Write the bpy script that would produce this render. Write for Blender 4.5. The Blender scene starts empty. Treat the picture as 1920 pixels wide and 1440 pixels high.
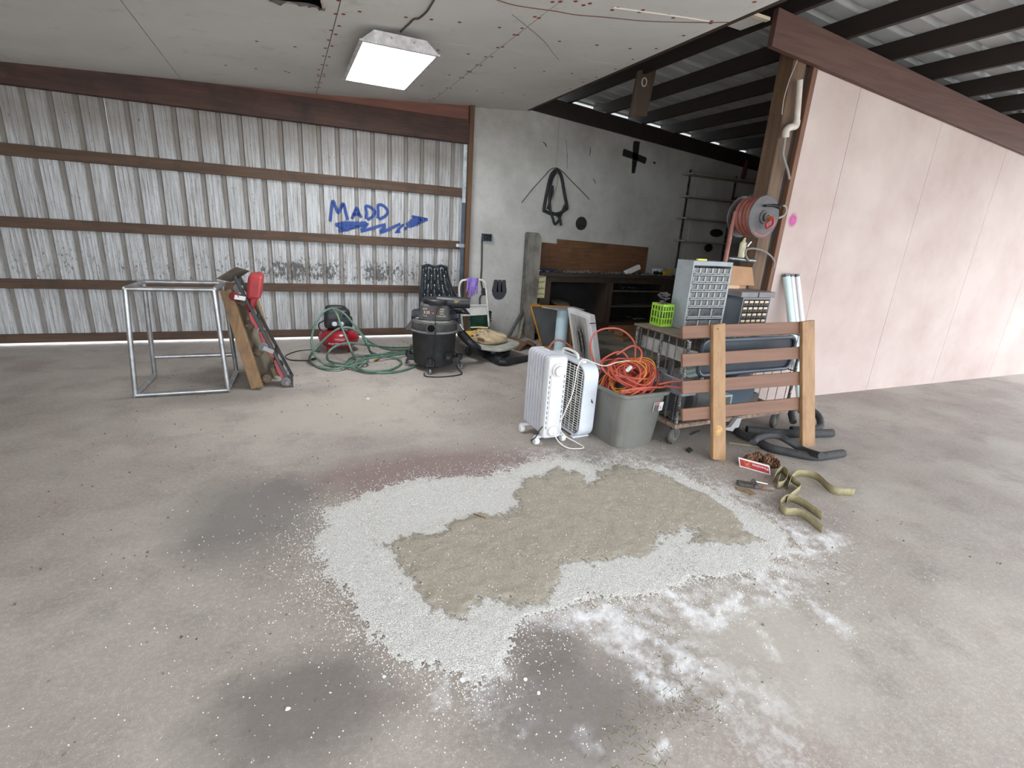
import bpy, bmesh, math, random
import numpy as np
from mathutils import Vector, Matrix, Euler
random.seed(7); rng = np.random.default_rng(7)
SC = bpy.context.scene
COL = SC.collection
PI = math.pi
def s2l(c): return tuple(((x/255)/12.92 if x/255 <= .04045 else ((x/255+.055)/1.055)**2.4) for x in c[:3])

# ------------------------------------------------------------------ camera
YAW, PITCH, ROLL, FPX, H = 0.428825649, 0.297130536, -0.0663024211, 935.037, 1.40
_f = Vector((math.sin(YAW)*math.cos(PITCH), math.cos(YAW)*math.cos(PITCH), -math.sin(PITCH)))
_r = Vector((math.cos(YAW), -math.sin(YAW), 0)); _d = _f.cross(_r)
CR = math.cos(ROLL)*_r + math.sin(ROLL)*_d; CD = -math.sin(ROLL)*_r + math.cos(ROLL)*_d; CF = _f
cam = bpy.data.cameras.new('camera'); camo = bpy.data.objects.new('camera', cam); COL.objects.link(camo)
camo.matrix_world = Matrix(((CR.x, -CD.x, -CF.x, 0), (CR.y, -CD.y, -CF.y, 0), (CR.z, -CD.z, -CF.z, H), (0, 0, 0, 1)))
cam.sensor_fit = 'HORIZONTAL'; cam.sensor_width = 36; cam.lens = 36*FPX/1920; cam.clip_start = .02; cam.clip_end = 200
SC.camera = camo
# ------------------------------------------------------------------ world, exposure
W = bpy.data.worlds.new('world'); SC.world = W; W.use_nodes = True
bg = W.node_tree.nodes['Background']; bg.inputs[0].default_value = (.86, .93, 1, 1); bg.inputs[1].default_value = 2.2
SC.view_settings.view_transform = 'Standard'; SC.view_settings.look = 'None'
SC.view_settings.exposure = 1.45; SC.view_settings.gamma = 1; SC.view_settings.use_curve_mapping = False
LAMP = 12.5
SC.cycles.max_bounces = 8; SC.cycles.diffuse_bounces = 4; SC.cycles.glossy_bounces = 3; SC.cycles.transparent_max_bounces = 8

# ------------------------------------------------------------------ photo directions -> places
def ray(px, py): return CR*((px-960)/FPX) + CD*((py-720)/FPX) + CF
def G(px, py, z=0.):                       # where the sight line meets the height z
    q = ray(px, py); t = (z-H)/q.z; return Vector((q.x*t, q.y*t, z))
def PY(px, py, Y):                         # where it meets the upright plane y = Y
    q = ray(px, py); t = Y/q.y; return Vector((q.x*t, Y, H+q.z*t))

# ------------------------------------------------------------------ mesh builder
class MB:
    def __init__(s): s.v = []; s.f = []
    def add(s, vs, fs):
        b = len(s.v); s.v += [Vector(p) for p in vs]; s.f += [tuple(i+b for i in f) for f in fs]; return s
    def hexa(s, p): return s.add(p, [(3,2,1,0),(4,5,6,7),(0,1,5,4),(1,2,6,5),(2,3,7,6),(3,0,4,7)])
    def box(s, a, b):
        (x0,y0,z0),(x1,y1,z1) = a, b
        x0,x1 = min(x0,x1),max(x0,x1); y0,y1 = min(y0,y1),max(y0,y1); z0,z1 = min(z0,z1),max(z0,z1)
        return s.hexa([(x0,y0,z0),(x1,y0,z0),(x1,y1,z0),(x0,y1,z0),(x0,y0,z1),(x1,y0,z1),(x1,y1,z1),(x0,y1,z1)])
    def obox(s, c, u, v, w):               # centre and three half vectors
        c,u,v,w = map(Vector,(c,u,v,w))
        return s.hexa([c-u-v-w, c+u-v-w, c+u+v-w, c-u+v-w, c-u-v+w, c+u-v+w, c+u+v+w, c-u+v+w])
    def bar(s, a, b, w, h, up=(0,0,1)):    # beam from a to b
        a,b = Vector(a),Vector(b); d = (b-a); L = d.length; d.normalize()
        sd = d.cross(Vector(up)).normalized(); u2 = sd.cross(d)
        return s.obox((a+b)/2, d*L/2, sd*w/2, u2*h/2)
    def ring(s, rings, closed=False, cap=True):
        n = len(rings[0]); b = len(s.v); m = len(rings)
        for r in rings: s.v += [Vector(p) for p in r]
        for i in range(m if closed else m-1):
            j = (i+1) % m
            for k in range(n):
                l = (k+1) % n
                s.f.append((b+i*n+k, b+i*n+l, b+j*n+l, b+j*n+k))
        if cap and not closed:
            s.f.append(tuple(b+k for k in reversed(range(n)))); s.f.append(tuple(b+(m-1)*n+k for k in range(n)))
        return s
    def tube(s, pts, r, n=8, closed=False, cap=True):
        pts = [Vector(p) for p in pts]; m = len(pts)
        rad = r if isinstance(r, (list, tuple)) else [r]*m
        T = []
        for i in range(m):
            a = pts[i-1] if (i or closed) else pts[0]; c = pts[(i+1) % m] if (i < m-1 or closed) else pts[-1]
            t = (c-a); T.append(t.normalized() if t.length > 1e-9 else Vector((0,0,1)))
        ref = Vector((0,0,1)) if abs(T[0].z) < .9 else Vector((1,0,0))
        u = T[0].cross(ref).normalized(); R = []
        for i in range(m):
            u = (u - T[i]*u.dot(T[i])); u = u.normalized() if u.length > 1e-6 else T[i].orthogonal().normalized()
            w = T[i].cross(u)
            R.append([pts[i] + (u*math.cos(2*PI*k/n) + w*math.sin(2*PI*k/n))*rad[i] for k in range(n)])
        return s.ring(R, closed, cap)
    def cyl(s, a, b, r0, r1=None, n=16): return s.tube([a, b], [r0, r0 if r1 is None else r1], n)
    def lathe(s, prof, c=(0,0,0), axis=(0,0,1), n=32, cap=True):     # prof: (radius, height)
        ax = Vector(axis).normalized(); u = ax.orthogonal().normalized() if abs(ax.z) < .99 else Vector((1,0,0)); w = ax.cross(u); c = Vector(c)
        return s.ring([[c + ax*h + (u*math.cos(2*PI*k/n)+w*math.sin(2*PI*k/n))*max(r,1e-4) for k in range(n)] for r,h in prof], cap=cap)
    def prism(s, poly, off):               # planar polygon pushed along off
        p = [Vector(q) for q in poly]; o = Vector(off); n = len(p); b = len(s.v)
        s.v += p + [q+o for q in p]
        s.f.append(tuple(b+k for k in reversed(range(n)))); s.f.append(tuple(b+n+k for k in range(n)))
        for k in range(n): l = (k+1) % n; s.f.append((b+k, b+l, b+n+l, b+n+k))
        return s
    def ball(s, c, r, n=12, m=8, sc=(1,1,1)):
        c = Vector(c)
        return s.ring([[c+Vector((math.cos(2*PI*k/n)*math.sin(PI*i/m)*sc[0], math.sin(2*PI*k/n)*math.sin(PI*i/m)*sc[1], -math.cos(PI*i/m)*sc[2]))*r for k in range(n)] for i in [.02]+list(range(1,m))+[m-.02]])
    def grid(s, P):                        # rows of points
        b = len(s.v); m = len(P[0])
        for r in P: s.v += [Vector(p) for p in r]
        for i in range(len(P)-1):
            for j in range(m-1): s.f.append((b+i*m+j, b+i*m+j+1, b+(i+1)*m+j+1, b+(i+1)*m+j))
        return s
    def build(s, name, mat, parent=None, world=True, smooth=True, bevel=0, fix=True, seg=2):
        vs = s.v
        if parent is not None and world:
            inv = MW[parent.name].inverted(); vs = [inv @ p for p in vs]
        me = bpy.data.meshes.new(name); me.from_pydata([tuple(p) for p in vs], [], s.f)
        if fix:
            bm = bmesh.new(); bm.from_mesh(me); bmesh.ops.recalc_face_normals(bm, faces=bm.faces); bm.to_mesh(me); bm.free()
        if smooth: me.shade_smooth(); me.set_sharp_from_angle(angle=math.radians(38))
        o = bpy.data.objects.new(name, me); COL.objects.link(o); me.materials.append(mat)
        if parent is not None: o.parent = parent; MW[o.name] = MW[parent.name]
        else: MW[o.name] = Matrix.Identity(4)
        if bevel:
            b = o.modifiers.new('bevel', 'BEVEL'); b.width = bevel; b.segments = seg; b.limit_method = 'ANGLE'; b.angle_limit = math.radians(40)
        return o
MW = {}
def tag(o, label=None, cat=None, group=None, kind=None):
    if label: o['label'] = label
    if cat: o['category'] = cat
    if group: o['group'] = group
    if kind: o['kind'] = kind
    return o
def thing(name, label, cat, loc=(0,0,0), rz=0, group=None, kind=None):
    o = bpy.data.objects.new(name, None); COL.objects.link(o); o.location = loc; o.rotation_euler = (0,0,rz); o.empty_display_size = .05
    MW[o.name] = Matrix.Translation(loc) @ Matrix.Rotation(rz, 4, 'Z')
    return tag(o, label, cat, group, kind)
def struct(name): return thing(name, None, None, kind='structure')
def dup(o, parent, off):
    c = o.copy(); COL.objects.link(c); c.parent = parent; c.location = Vector(o.location)+Vector(off); MW[c.name] = MW[parent.name]
    return c
def spline(pts, per=8, closed=False):      # Catmull-Rom
    p = [Vector(q) for q in pts]; n = len(p); out = []
    for i in range(n if closed else n-1):
        a = p[(i-1) % n] if (i or closed) else p[0]*2-p[1]
        b = p[i]; c = p[(i+1) % n]; d = p[(i+2) % n] if (i+2 < n or closed) else p[-1]*2-p[-2]
        for k in range(per):
            t = k/per
            out.append(.5*((2*b)+(c-a)*t+(2*a-5*b+4*c-d)*t*t+(3*b-a-3*c+d)*t**3))
    if not closed: out.append(p[-1])
    return out
def rrect(w, h, r, n=5):                   # rounded rectangle, centred
    o = []
    for cx,cy,a in ((w/2-r,h/2-r,0),(-w/2+r,h/2-r,90),(-w/2+r,-h/2+r,180),(w/2-r,-h/2+r,270)):
        for k in range(n+1):
            t = math.radians(a+90*k/n); o.append((cx+r*math.cos(t), cy+r*math.sin(t)))
    return o
def text_mb(txt, size, o, u, v, lift=0.0, mb=None):      # flat lettering at o along u, up v
    cu = bpy.data.curves.new('t', 'FONT'); cu.body = txt; cu.size = size; cu.resolution_u = 2
    to = bpy.data.objects.new('t', cu); COL.objects.link(to)
    dg = bpy.context.evaluated_depsgraph_get(); me = bpy.data.meshes.new_from_object(to.evaluated_get(dg))
    u,v,o = Vector(u).normalized(),Vector(v).normalized(),Vector(o); nrm = u.cross(v)
    mb = mb or MB(); mb.add([o+u*p.co.x+v*p.co.y+nrm*lift for p in me.vertices], [tuple(f.vertices) for f in me.polygons])
    bpy.data.objects.remove(to); bpy.data.curves.remove(cu); bpy.data.meshes.remove(me)
    return mb

# ------------------------------------------------------------------ materials
def newmat(name):
    m = bpy.data.materials.new(name); m.use_nodes = True; nt = m.node_tree; return m, nt, nt.nodes['Principled BSDF']
def N(nt, typ, **kw):
    n = nt.nodes.new(typ)
    for k, v in kw.items():
        if k.startswith('i_'):
            key = k[2:]; n.inputs[int(key) if key.isdigit() else key].default_value = v
        else: setattr(n, k, v)
    return n
def noise(nt, vec, scale, detail=5, rough=.6, stretch=None, out=0):
    if stretch:
        mp = N(nt, 'ShaderNodeMapping'); mp.inputs['Scale'].default_value = stretch; nt.links.new(vec, mp.inputs['Vector']); vec = mp.outputs[0]
    n = N(nt, 'ShaderNodeTexNoise'); n.inputs['Scale'].default_value = scale; n.inputs['Detail'].default_value = detail; n.inputs['Roughness'].default_value = rough
    nt.links.new(vec, n.inputs['Vector']); return n.outputs[out]
def ramp(nt, fac, lo, hi, a=0., b=1.):
    m = N(nt, 'ShaderNodeMapRange'); m.clamp = True
    for k, v in zip((1,2,3,4), (lo,hi,a,b)): m.inputs[k].default_value = v
    nt.links.new(fac, m.inputs[0]); return m.outputs[0]
def mix(nt, fac, a, b):
    m = N(nt, 'ShaderNodeMix', data_type='RGBA')
    for s, v in ((m.inputs[0], fac), (m.inputs[6], a), (m.inputs[7], b)):
        if isinstance(v, (int, float)): s.default_value = v
        elif isinstance(v, tuple): s.default_value = (*v[:3], 1)
        else: nt.links.new(v, s)
    return m.outputs[2]
def math_(nt, op, a, b=None):
    m = N(nt, 'ShaderNodeMath', operation=op); m.use_clamp = False
    for i, v in enumerate((a, b)):
        if v is None: continue
        if isinstance(v, (int, float)): m.inputs[i].default_value = v
        else: nt.links.new(v, m.inputs[i])
    return m.outputs[0]
def coords(nt, kind='Object'):
    if kind == 'Position': return N(nt, 'ShaderNodeNewGeometry').outputs['Position']
    return N(nt, 'ShaderNodeTexCoord').outputs[kind]
def bumpit(nt, bsdf, fac, strength, dist=.01):
    b = N(nt, 'ShaderNodeBump'); b.inputs['Strength'].default_value = strength; b.inputs['Distance'].default_value = dist
    nt.links.new(fac, b.inputs['Height']); nt.links.new(b.outputs[0], bsdf.inputs['Normal'])
def M(name, c, c2=None, rough=.6, metal=0, sc=8, stretch=None, lo=.35, hi=.65, bump=0, bsc=60, dirt=None, dsc=4, dlo=.5, dhi=.75, spec=.5, emit=None, estr=0, coat=0, alpha=None):
    m, nt, b = newmat(name); v = coords(nt)
    c = s2l(c); col = c
    if c2 is not None: col = mix(nt, ramp(nt, noise(nt, v, sc, 6, .65, stretch), lo, hi), c, s2l(c2))
    if dirt is not None: col = mix(nt, ramp(nt, noise(nt, v, dsc, 8, .7), dlo, dhi), col if not isinstance(col, tuple) else col, s2l(dirt))
    if isinstance(col, tuple): b.inputs['Base Color'].default_value = (*col, 1)
    else: nt.links.new(col, b.inputs['Base Color'])
    b.inputs['Roughness'].default_value = rough; b.inputs['Metallic'].default_value = metal; b.inputs['Specular IOR Level'].default_value = spec; b.inputs['Coat Weight'].default_value = coat
    if bump: bumpit(nt, b, noise(nt, v, bsc, 4), bump, .004)
    if emit: b.inputs['Emission Color'].default_value = (*s2l(emit), 1); b.inputs['Emission Strength'].default_value = estr
    if alpha is not None: b.inputs['Alpha'].default_value = alpha
    return m
def wood(name, c1, c2, axis=0, sc=6, rough=.7, dirt=None, knots=False):
    st = [14, 14, 14]; st[axis] = .9
    return M(name, c1, c2, rough=rough, sc=sc/3, stretch=tuple(st), lo=.3, hi=.7, bump=.25, bsc=30, dirt=dirt, dsc=3)
BLACK = M('black_plastic', (26,27,30), (40,41,44), rough=.45, sc=5)
DUSTBLK = M('dusty_black', (26,27,30), (50,49,47), rough=.65, sc=9, lo=.45, hi=.75)
RUBBER = M('rubber', (30,31,34), (52,53,55), rough=.7, sc=14)
DARK = M('near_black', (14,14,15), rough=.8)
STEEL = M('steel', (150,152,155), (105,105,106), rough=.38, metal=.85, sc=20)
GALV = M('galvanised_wire', (150,150,150), (95,92,88), rough=.45, metal=.75, sc=30)
CHROME = M('chrome', (205,207,210), rough=.2, metal=.95)
RUST = M('rust', (112,70,44), (150,142,132), rough=.85, sc=26, bump=.4)
WHITEP = M('white_paint', (214,216,219), (196,197,200), rough=.4, sc=5)
OFFWHITE = M('off_white_plastic', (222,220,214), rough=.45)
BRASS = M('brass', (190,150,70), rough=.3, metal=.9)
REDHOSE = M('red_hose', (124,66,56), (146,90,80), rough=.5, sc=16)
PAPERW = M('white_paper', (230,230,228), rough=.8)
REDPL = M('red_plastic', (165,30,40), rough=.4)

# ================================================================== SETTING
YB = 6.40                                   # inner face of the rear wall
# ---- numeric noise for meshes
_perm = rng.random((256, 256))
def vnoise(x, y):
    xi = np.floor(x).astype(int); yi = np.floor(y).astype(int); fx = x-xi; fy = y-yi
    fx = fx*fx*(3-2*fx); fy = fy*fy*(3-2*fy)
    g = lambda a, b: _perm[a % 256, b % 256]
    return (g(xi,yi)*(1-fx)+g(xi+1,yi)*fx)*(1-fy)+(g(xi,yi+1)*(1-fx)+g(xi+1,yi+1)*fx)*fy
def fbm(x, y, s, o=4):
    r = 0; a = 1; t = 0
    for k in range(o): r = r+a*vnoise(x*s+17*k, y*s+31*k); t += a; a *= .55; s *= 2.1
    return r/t
def sdist(poly, X, Y):                      # >0 inside
    n = len(poly); ins = np.zeros(X.shape, bool); d = np.full(X.shape, 1e9)
    for i in range(n):
        (x0,y0),(x1,y1) = poly[i], poly[(i+1) % n]
        c = ((y0 > Y) != (y1 > Y)) & (X < (x1-x0)*(Y-y0)/((y1-y0) if abs(y1-y0) > 1e-9 else 1e-9)+x0); ins ^= c
        dx,dy = x1-x0, y1-y0; t = np.clip(((X-x0)*dx+(Y-y0)*dy)/(dx*dx+dy*dy+1e-12), 0, 1)
        d = np.minimum(d, np.hypot(X-x0-t*dx, Y-y0-t*dy))
    return np.where(ins, d, -d)
def fpoly(pts): return [tuple(G(*p)[:2]) for p in pts]
SPILL = fpoly([(592,1000),(608,958),(680,930),(760,905),(830,895),(900,892),(955,880),(1000,866),(1060,860),(1120,874),(1180,868),(1240,876),(1300,900),(1370,935),(1430,968),(1470,1000),(1478,1040),(1440,1075),(1330,1095),(1250,1110),(1160,1130),(1040,1150),(985,1172),(960,1190),(968,1225),(935,1262),(890,1288),(840,1282),(790,1255),(720,1220),(680,1180),(640,1130),(612,1080),(592,1040)])
DAMP = fpoly([(726,1012),(780,1008),(830,1005),(850,982),(905,966),(970,958),(962,930),(985,905),(1040,882),(1085,890),(1106,912),(1120,892),(1165,878),(1220,882),(1270,905),(1330,935),(1370,965),(1395,1000),(1432,1015),(1420,1030),(1340,1022),(1290,1024),(1310,998),(1260,1005),(1225,1020),(1195,1045),(1130,1050),(1090,1060),(1045,1052),(1060,1080),(1040,1105),(1000,1135),(970,1142),(930,1130),(902,1125),(892,1160),(870,1166),(830,1150),(790,1120),(765,1090),(750,1060),(735,1040)])
# powder smears: (px,py, half length, half width in metres, along px2,py2)
SMEAR = [((1250,880),(1470,1000),.035,.9),((1240,1100),(1330,1165),.04,.7),((1330,1165),(1400,1130),.045,.8),((1380,1150),(1480,1090),.05,.6),((1290,1130),(1360,1175),.03,.9),
         ((840,1200),(930,1255),.05,.9),((930,1340),(975,1360),.03,.5),((1200,1265),(1250,1300),.05,.7),((1080,1380),(1110,1400),.035,.8),((1420,1180),(1460,1230),.03,.5),((1230,1395),(1250,1400),.02,.6),
         ((1400,1080),(1490,1000),.09,.6),((1150,1170),(1300,1240),.14,.5),((1000,1165),(1220,1150),.09,.5),((1300,1230),(1440,1330),.16,.35),((850,1300),(980,1330),.08,.25),((1090,860),(1230,880),.03,.6),((700,1060),(760,1140),.05,.4),((640,960),(690,990),.04,.5),((970,975),(985,1005),.01,.7),((1480,1040),(1560,1010),.08,.5),((1500,1120),(1560,1180),.06,.4)]
def floor_masks(X, Y):
    wx = X+(fbm(X,Y,9)-.5)*.12+(fbm(X+5,Y,40,2)-.5)*.05+(fbm(X+2,Y,110,2)-.5)*.025; wy = Y+(fbm(X+9,Y+3,9)-.5)*.12+(fbm(X,Y+7,40,2)-.5)*.05+(fbm(X,Y+2,110,2)-.5)*.025
    sp = sdist(SPILL, wx, wy); dm = sdist(DAMP, wx, wy)
    pw = np.zeros(X.shape)
    for a, b, w, s in SMEAR:
        a = G(*a); b = G(*b); dx,dy = b.x-a.x, b.y-a.y; t = np.clip(((wx-a.x)*dx+(wy-a.y)*dy)/(dx*dx+dy*dy), 0, 1)
        d = np.hypot(wx-a.x-t*dx, wy-a.y-t*dy); pw = np.maximum(pw, s*np.exp(-(d/w)**2))
    n = fbm(X*1.0+Y*.6, Y-X*.5, 22, 4)
    pw = np.clip(pw*np.clip((n-.3)*3.2, 0, 1.4), 0, 1)
    halo = np.clip(1+sp/.5, 0, 1)*(sp < 0); east = np.clip((X-.2)/.8, .25, 1)
    pw = np.maximum(pw, .38*east*halo**2*np.clip((n-.32)*3, 0, 1.3))
    return sp, dm, pw
def axis(lo, a, b, hi, step, coarse):
    return np.unique(np.r_[np.arange(lo, a, coarse), np.arange(a, b, step), np.arange(b, hi+coarse, coarse)].round(5))
xs = axis(-6., -.4, 3.0, 10., .014, .2); ys = axis(-1.8, .6, 2.9, 6.6, .014, .2)
gx, gy = np.meshgrid(xs, ys); nx, ny = len(xs), len(ys)
spd, dmd, pwd = floor_masks(gx, gy)
def heightmesh(name, X, Y, Z, keep=None, attrs=None, mat=None):
    ny, nx = X.shape; idx = np.arange(nx*ny).reshape(ny, nx)
    q = np.stack([idx[:-1,:-1], idx[:-1,1:], idx[1:,1:], idx[1:,:-1]], -1)
    if keep is not None: q = q[keep]
    q = q.reshape(-1, 4); used = np.unique(q); rm = np.full(nx*ny, -1); rm[used] = np.arange(len(used)); q = rm[q]
    co = np.stack([X, Y, Z], -1).reshape(-1, 3)[used]
    me = bpy.data.meshes.new(name); me.from_pydata(co.tolist(), [], q.tolist())
    for k, a in (attrs or {}).items():
        at = me.attributes.new(k, 'FLOAT', 'POINT'); at.data.foreach_set('value', a.reshape(-1)[used].astype(np.float32))
    me.shade_smooth(); o = bpy.data.objects.new(name, me); COL.objects.link(o); me.materials.append(mat); MW[o.name] = Matrix.Identity(4)
    return o
m, nt, b = newmat('concrete_floor'); v = coords(nt)
big = noise(nt, v, .9, 6, .62); med = noise(nt, v, 3.2, 8, .7); fine = noise(nt, v, 55, 4, .7); grit = noise(nt, v, 210, 2, .5)
col = mix(nt, ramp(nt, big, .38, .62), s2l((168,159,150)), s2l((144,133,127)))
col = mix(nt, ramp(nt, med, .5, .72, 0, .6), col, s2l((116,107,101)))
col = mix(nt, ramp(nt, noise(nt, v, 1.7, 5, .6, (1,1.4,1)), .56, .74, 0, .45), col, s2l((140,116,112)))
col = mix(nt, ramp(nt, fine, .45, .75, 0, .30), col, s2l((205,198,188)))
col = mix(nt, ramp(nt, grit, .62, .72, 0, .6), col, s2l((222,218,212)))
col = mix(nt, ramp(nt, noise(nt, v, 130, 2, .5), .70, .76, 0, .6), col, s2l((74,66,58)))
at = N(nt, 'ShaderNodeAttribute', attribute_name='pow')
col = mix(nt, ramp(nt, math_(nt, 'ADD', at.outputs['Fac'], math_(nt, 'MULTIPLY', math_(nt, 'SUBTRACT', fine, .5), .5)), .06, .75), col, s2l((232,231,233)))
# floor stains and further darker and paler patches, each with its own outline
pos = N(nt, 'ShaderNodeSeparateXYZ'); nt.links.new(v, pos.inputs[0])
def spot(cx, cy, rx, ry):
    a = math_(nt, 'DIVIDE', math_(nt, 'SUBTRACT', pos.outputs[0], cx), rx); b_ = math_(nt, 'DIVIDE', math_(nt, 'SUBTRACT', pos.outputs[1], cy), ry)
    d = math_(nt, 'SQRT', math_(nt, 'ADD', math_(nt, 'MULTIPLY', a, a), math_(nt, 'MULTIPLY', b_, b_)))
    return ramp(nt, math_(nt, 'ADD', d, math_(nt, 'MULTIPLY', math_(nt, 'SUBTRACT', med, .5), 1.6)), .55, 1.25, 1, 0)
for p, rx, ry, c, s in (((800,885),.75,.32,(122,98,96),.75),((480,960),.35,.4,(118,112,108),.8),((560,1330),.28,.22,(104,96,92),.75),((1060,1330),.3,.2,(108,100,97),.7),((1010,1210),.16,.12,(112,104,98),.7),((440,740),.5,.25,(120,112,104),.6),((1290,800),.6,.5,(120,110,102),.5),((1440,1230),.3,.3,(178,170,160),.5),((640,770),.9,.5,(178,170,158),.6)):
    g0 = G(*p); f = spot(g0.x, g0.y, rx, ry); col = mix(nt, math_(nt, 'MULTIPLY', f, s), col, s2l(c))
nt.links.new(col, b.inputs['Base Color']); b.inputs['Roughness'].default_value = .78
bumpit(nt, b, math_(nt, 'ADD', fine, math_(nt, 'MULTIPLY', med, 2)), .35, .004)
floor = heightmesh('floor', gx, gy, np.zeros_like(gx), attrs={'pow': pwd}, mat=m); floor['kind'] = 'structure'
gm = M('pale_bounce_ground', (196,192,184), (176,172,164), rough=.95, sc=6)  # unseen ground out front is kept pale to bounce daylight onto the ceiling
tag(MB().box((-40,-40,-.12),(40,-1.85,-.02)).box((-40,6.72,-.12),(40,40,-.06)).build('ground_outside', gm, smooth=False), kind='structure')

# ---- rear wall: ribbed metal sheets on girts
def rib_y(x):                                # profile seen from inside, metres behind the sheet face
    p = .1915; t = (x-.044) % p
    t2 = p-t                                 # distance left of a rib's right edge
    if t2 < .052: return .022*min(1, t2/.010, (.052-t2)/.012 if .052-t2 > 0 else 0)
    for g in (.085, .125, .160):
        if abs(t2-g) < .008: return -.004*(1-abs(t2-g)/.008)
    return 0.
m, nt, b = newmat('weathered_white_metal'); v = coords(nt, 'Position')
sx = N(nt, 'ShaderNodeSeparateXYZ'); nt.links.new(v, sx.inputs[0]); zz = sx.outputs[2]
streak = noise(nt, v, 3, 6, .7, (9,1,.8)); spk = noise(nt, v, 26, 6, .75, (1.4,1,.8)); cloud = noise(nt, v, 2.2, 5, .6)
fst = noise(nt, v, 6, 6, .75, (16,1,.5))
col = mix(nt, ramp(nt, streak, .4, .72, 0, .75), s2l((198,199,201)), s2l((146,141,135)))
col = mix(nt, ramp(nt, fst, .48, .66, 0, .75), col, s2l((104,97,90)))
col = mix(nt, ramp(nt, noise(nt, v, 45, 5, .8, (1,1,.6)), .61, .68, 0, .75), col, s2l((72,68,64)))
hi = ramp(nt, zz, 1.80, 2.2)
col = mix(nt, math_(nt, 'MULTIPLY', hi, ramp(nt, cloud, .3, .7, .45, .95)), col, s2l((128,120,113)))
band = math_(nt, 'MULTIPLY', ramp(nt, zz, .66, .74), ramp(nt, zz, .98, .84))
midb = math_(nt, 'MULTIPLY', ramp(nt, zz, .60, .66), ramp(nt, zz, 1.15, 1.0))
xm = math_(nt, 'MULTIPLY', math_(nt, 'MULTIPLY', ramp(nt, sx.outputs[0], -.5, .05, .25, 1), ramp(nt, sx.outputs[0], 1.5, 1.0, .3, 1)), ramp(nt, noise(nt, v, 1.6, 3, .5, (1.6,1,.2)), .35, .6, .3, 1.15))
thr = math_(nt, 'ADD', math_(nt, 'MULTIPLY', math_(nt, 'MULTIPLY', band, xm), math_(nt, 'ADD', math_(nt, 'MULTIPLY', cloud, .42), -.03)), math_(nt, 'MULTIPLY', midb, .03))
spf = ramp(nt, math_(nt, 'ADD', spk, thr), .62, .70)
col = mix(nt, math_(nt, 'MULTIPLY', spf, .85), col, s2l((64,62,60)))
col = mix(nt, math_(nt, 'MULTIPLY', ramp(nt, noise(nt, v, 5, 6, .7, (7,1,1)), .55, .72), ramp(nt, zz, .6, .1, 0, .5)), col, s2l((120,118,104)))
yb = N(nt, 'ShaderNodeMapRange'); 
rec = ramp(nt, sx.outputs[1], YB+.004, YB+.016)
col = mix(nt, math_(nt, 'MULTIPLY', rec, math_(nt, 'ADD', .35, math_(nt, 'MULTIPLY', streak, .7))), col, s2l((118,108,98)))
nt.links.new(col, b.inputs['Base Color']); b.inputs['Roughness'].default_value = .55; b.inputs['Specular IOR Level'].default_value = .35
METAL = m
wl = struct('wall_back')
x0, x1, wsh = -3.786, 2.12, .766
k = 0
xa = x0
while xa < x1-.02:
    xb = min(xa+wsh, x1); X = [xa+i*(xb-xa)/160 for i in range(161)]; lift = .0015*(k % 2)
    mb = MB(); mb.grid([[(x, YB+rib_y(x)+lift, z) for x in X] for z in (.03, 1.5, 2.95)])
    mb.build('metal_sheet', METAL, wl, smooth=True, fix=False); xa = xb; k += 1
GIRT = wood('girt_wood', (98,74,56), (68,50,38), 0, dirt=(58,48,40))
BEAMW = wood('beam_wood', (88,58,48), (56,38,33), 0, dirt=(44,33,31))
for zc, hgt, x_l, x_r in ((1.817,.105,-3.7,2.045),(1.183,.098,-3.7,2.04),(.612,.09,-3.7,2.05),(.072,.085,-3.7,2.04)):
    MB().box((x_l,YB-.045,zc-hgt/2),(x_r,YB-.002,zc+hgt/2)).build('girt', GIRT, wl, bevel=.004)
MB().hexa([(-3.7,YB-.09,2.335),(2.10,YB-.09,2.376),(2.10,YB-.006,2.376),(-3.7,YB-.006,2.335),(-3.7,YB-.09,2.545),(2.10,YB-.09,2.635),(2.10,YB-.006,2.635),(-3.7,YB-.006,2.545)]).build('header_beam', BEAMW, wl, bevel=.004)
RED2 = wood('upper_board_wood', (138,92,78), (110,70,58), 0)
MB().hexa([(-3.7,YB-.05,2.5),(2.10,YB-.05,2.6),(2.10,YB-.004,2.6),(-3.7,YB-.004,2.5),(-3.7,YB-.05,2.62),(2.10,YB-.05,2.80),(2.10,YB-.004,2.80),(-3.7,YB-.004,2.62)]).build('upper_board', RED2, wl)
POSTW = wood('post_wood', (118,86,58), (86,60,42), 2)
MB().box((2.10,YB-.10,0),(2.158,YB-.0,2.9)).build('post', POSTW, wl, bevel=.004)
MB().box((2.05,YB-.055,1.70),(2.095,YB-.045,2.37)).build('track_strip', M('pale_strip',(206,214,216),(150,160,165),rough=.5,sc=12), wl)
MB().box((2.05,YB-.055,.05),(2.095,YB-.045,1.70)).build('track_strip', M('blue_grey_strip',(78,92,106),(60,70,82),rough=.45,metal=.3,sc=6), wl)
lt = MB().box((1.985,YB-.062,1.155),(2.14,YB-.055,1.205)).build('latch', STEEL, wl, bevel=.002)
MB().cyl((2.0,YB-.062,1.18),(2.0,YB-.072,1.18),.018,n=12).build('latch_knob', WHITEP, lt)

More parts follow.
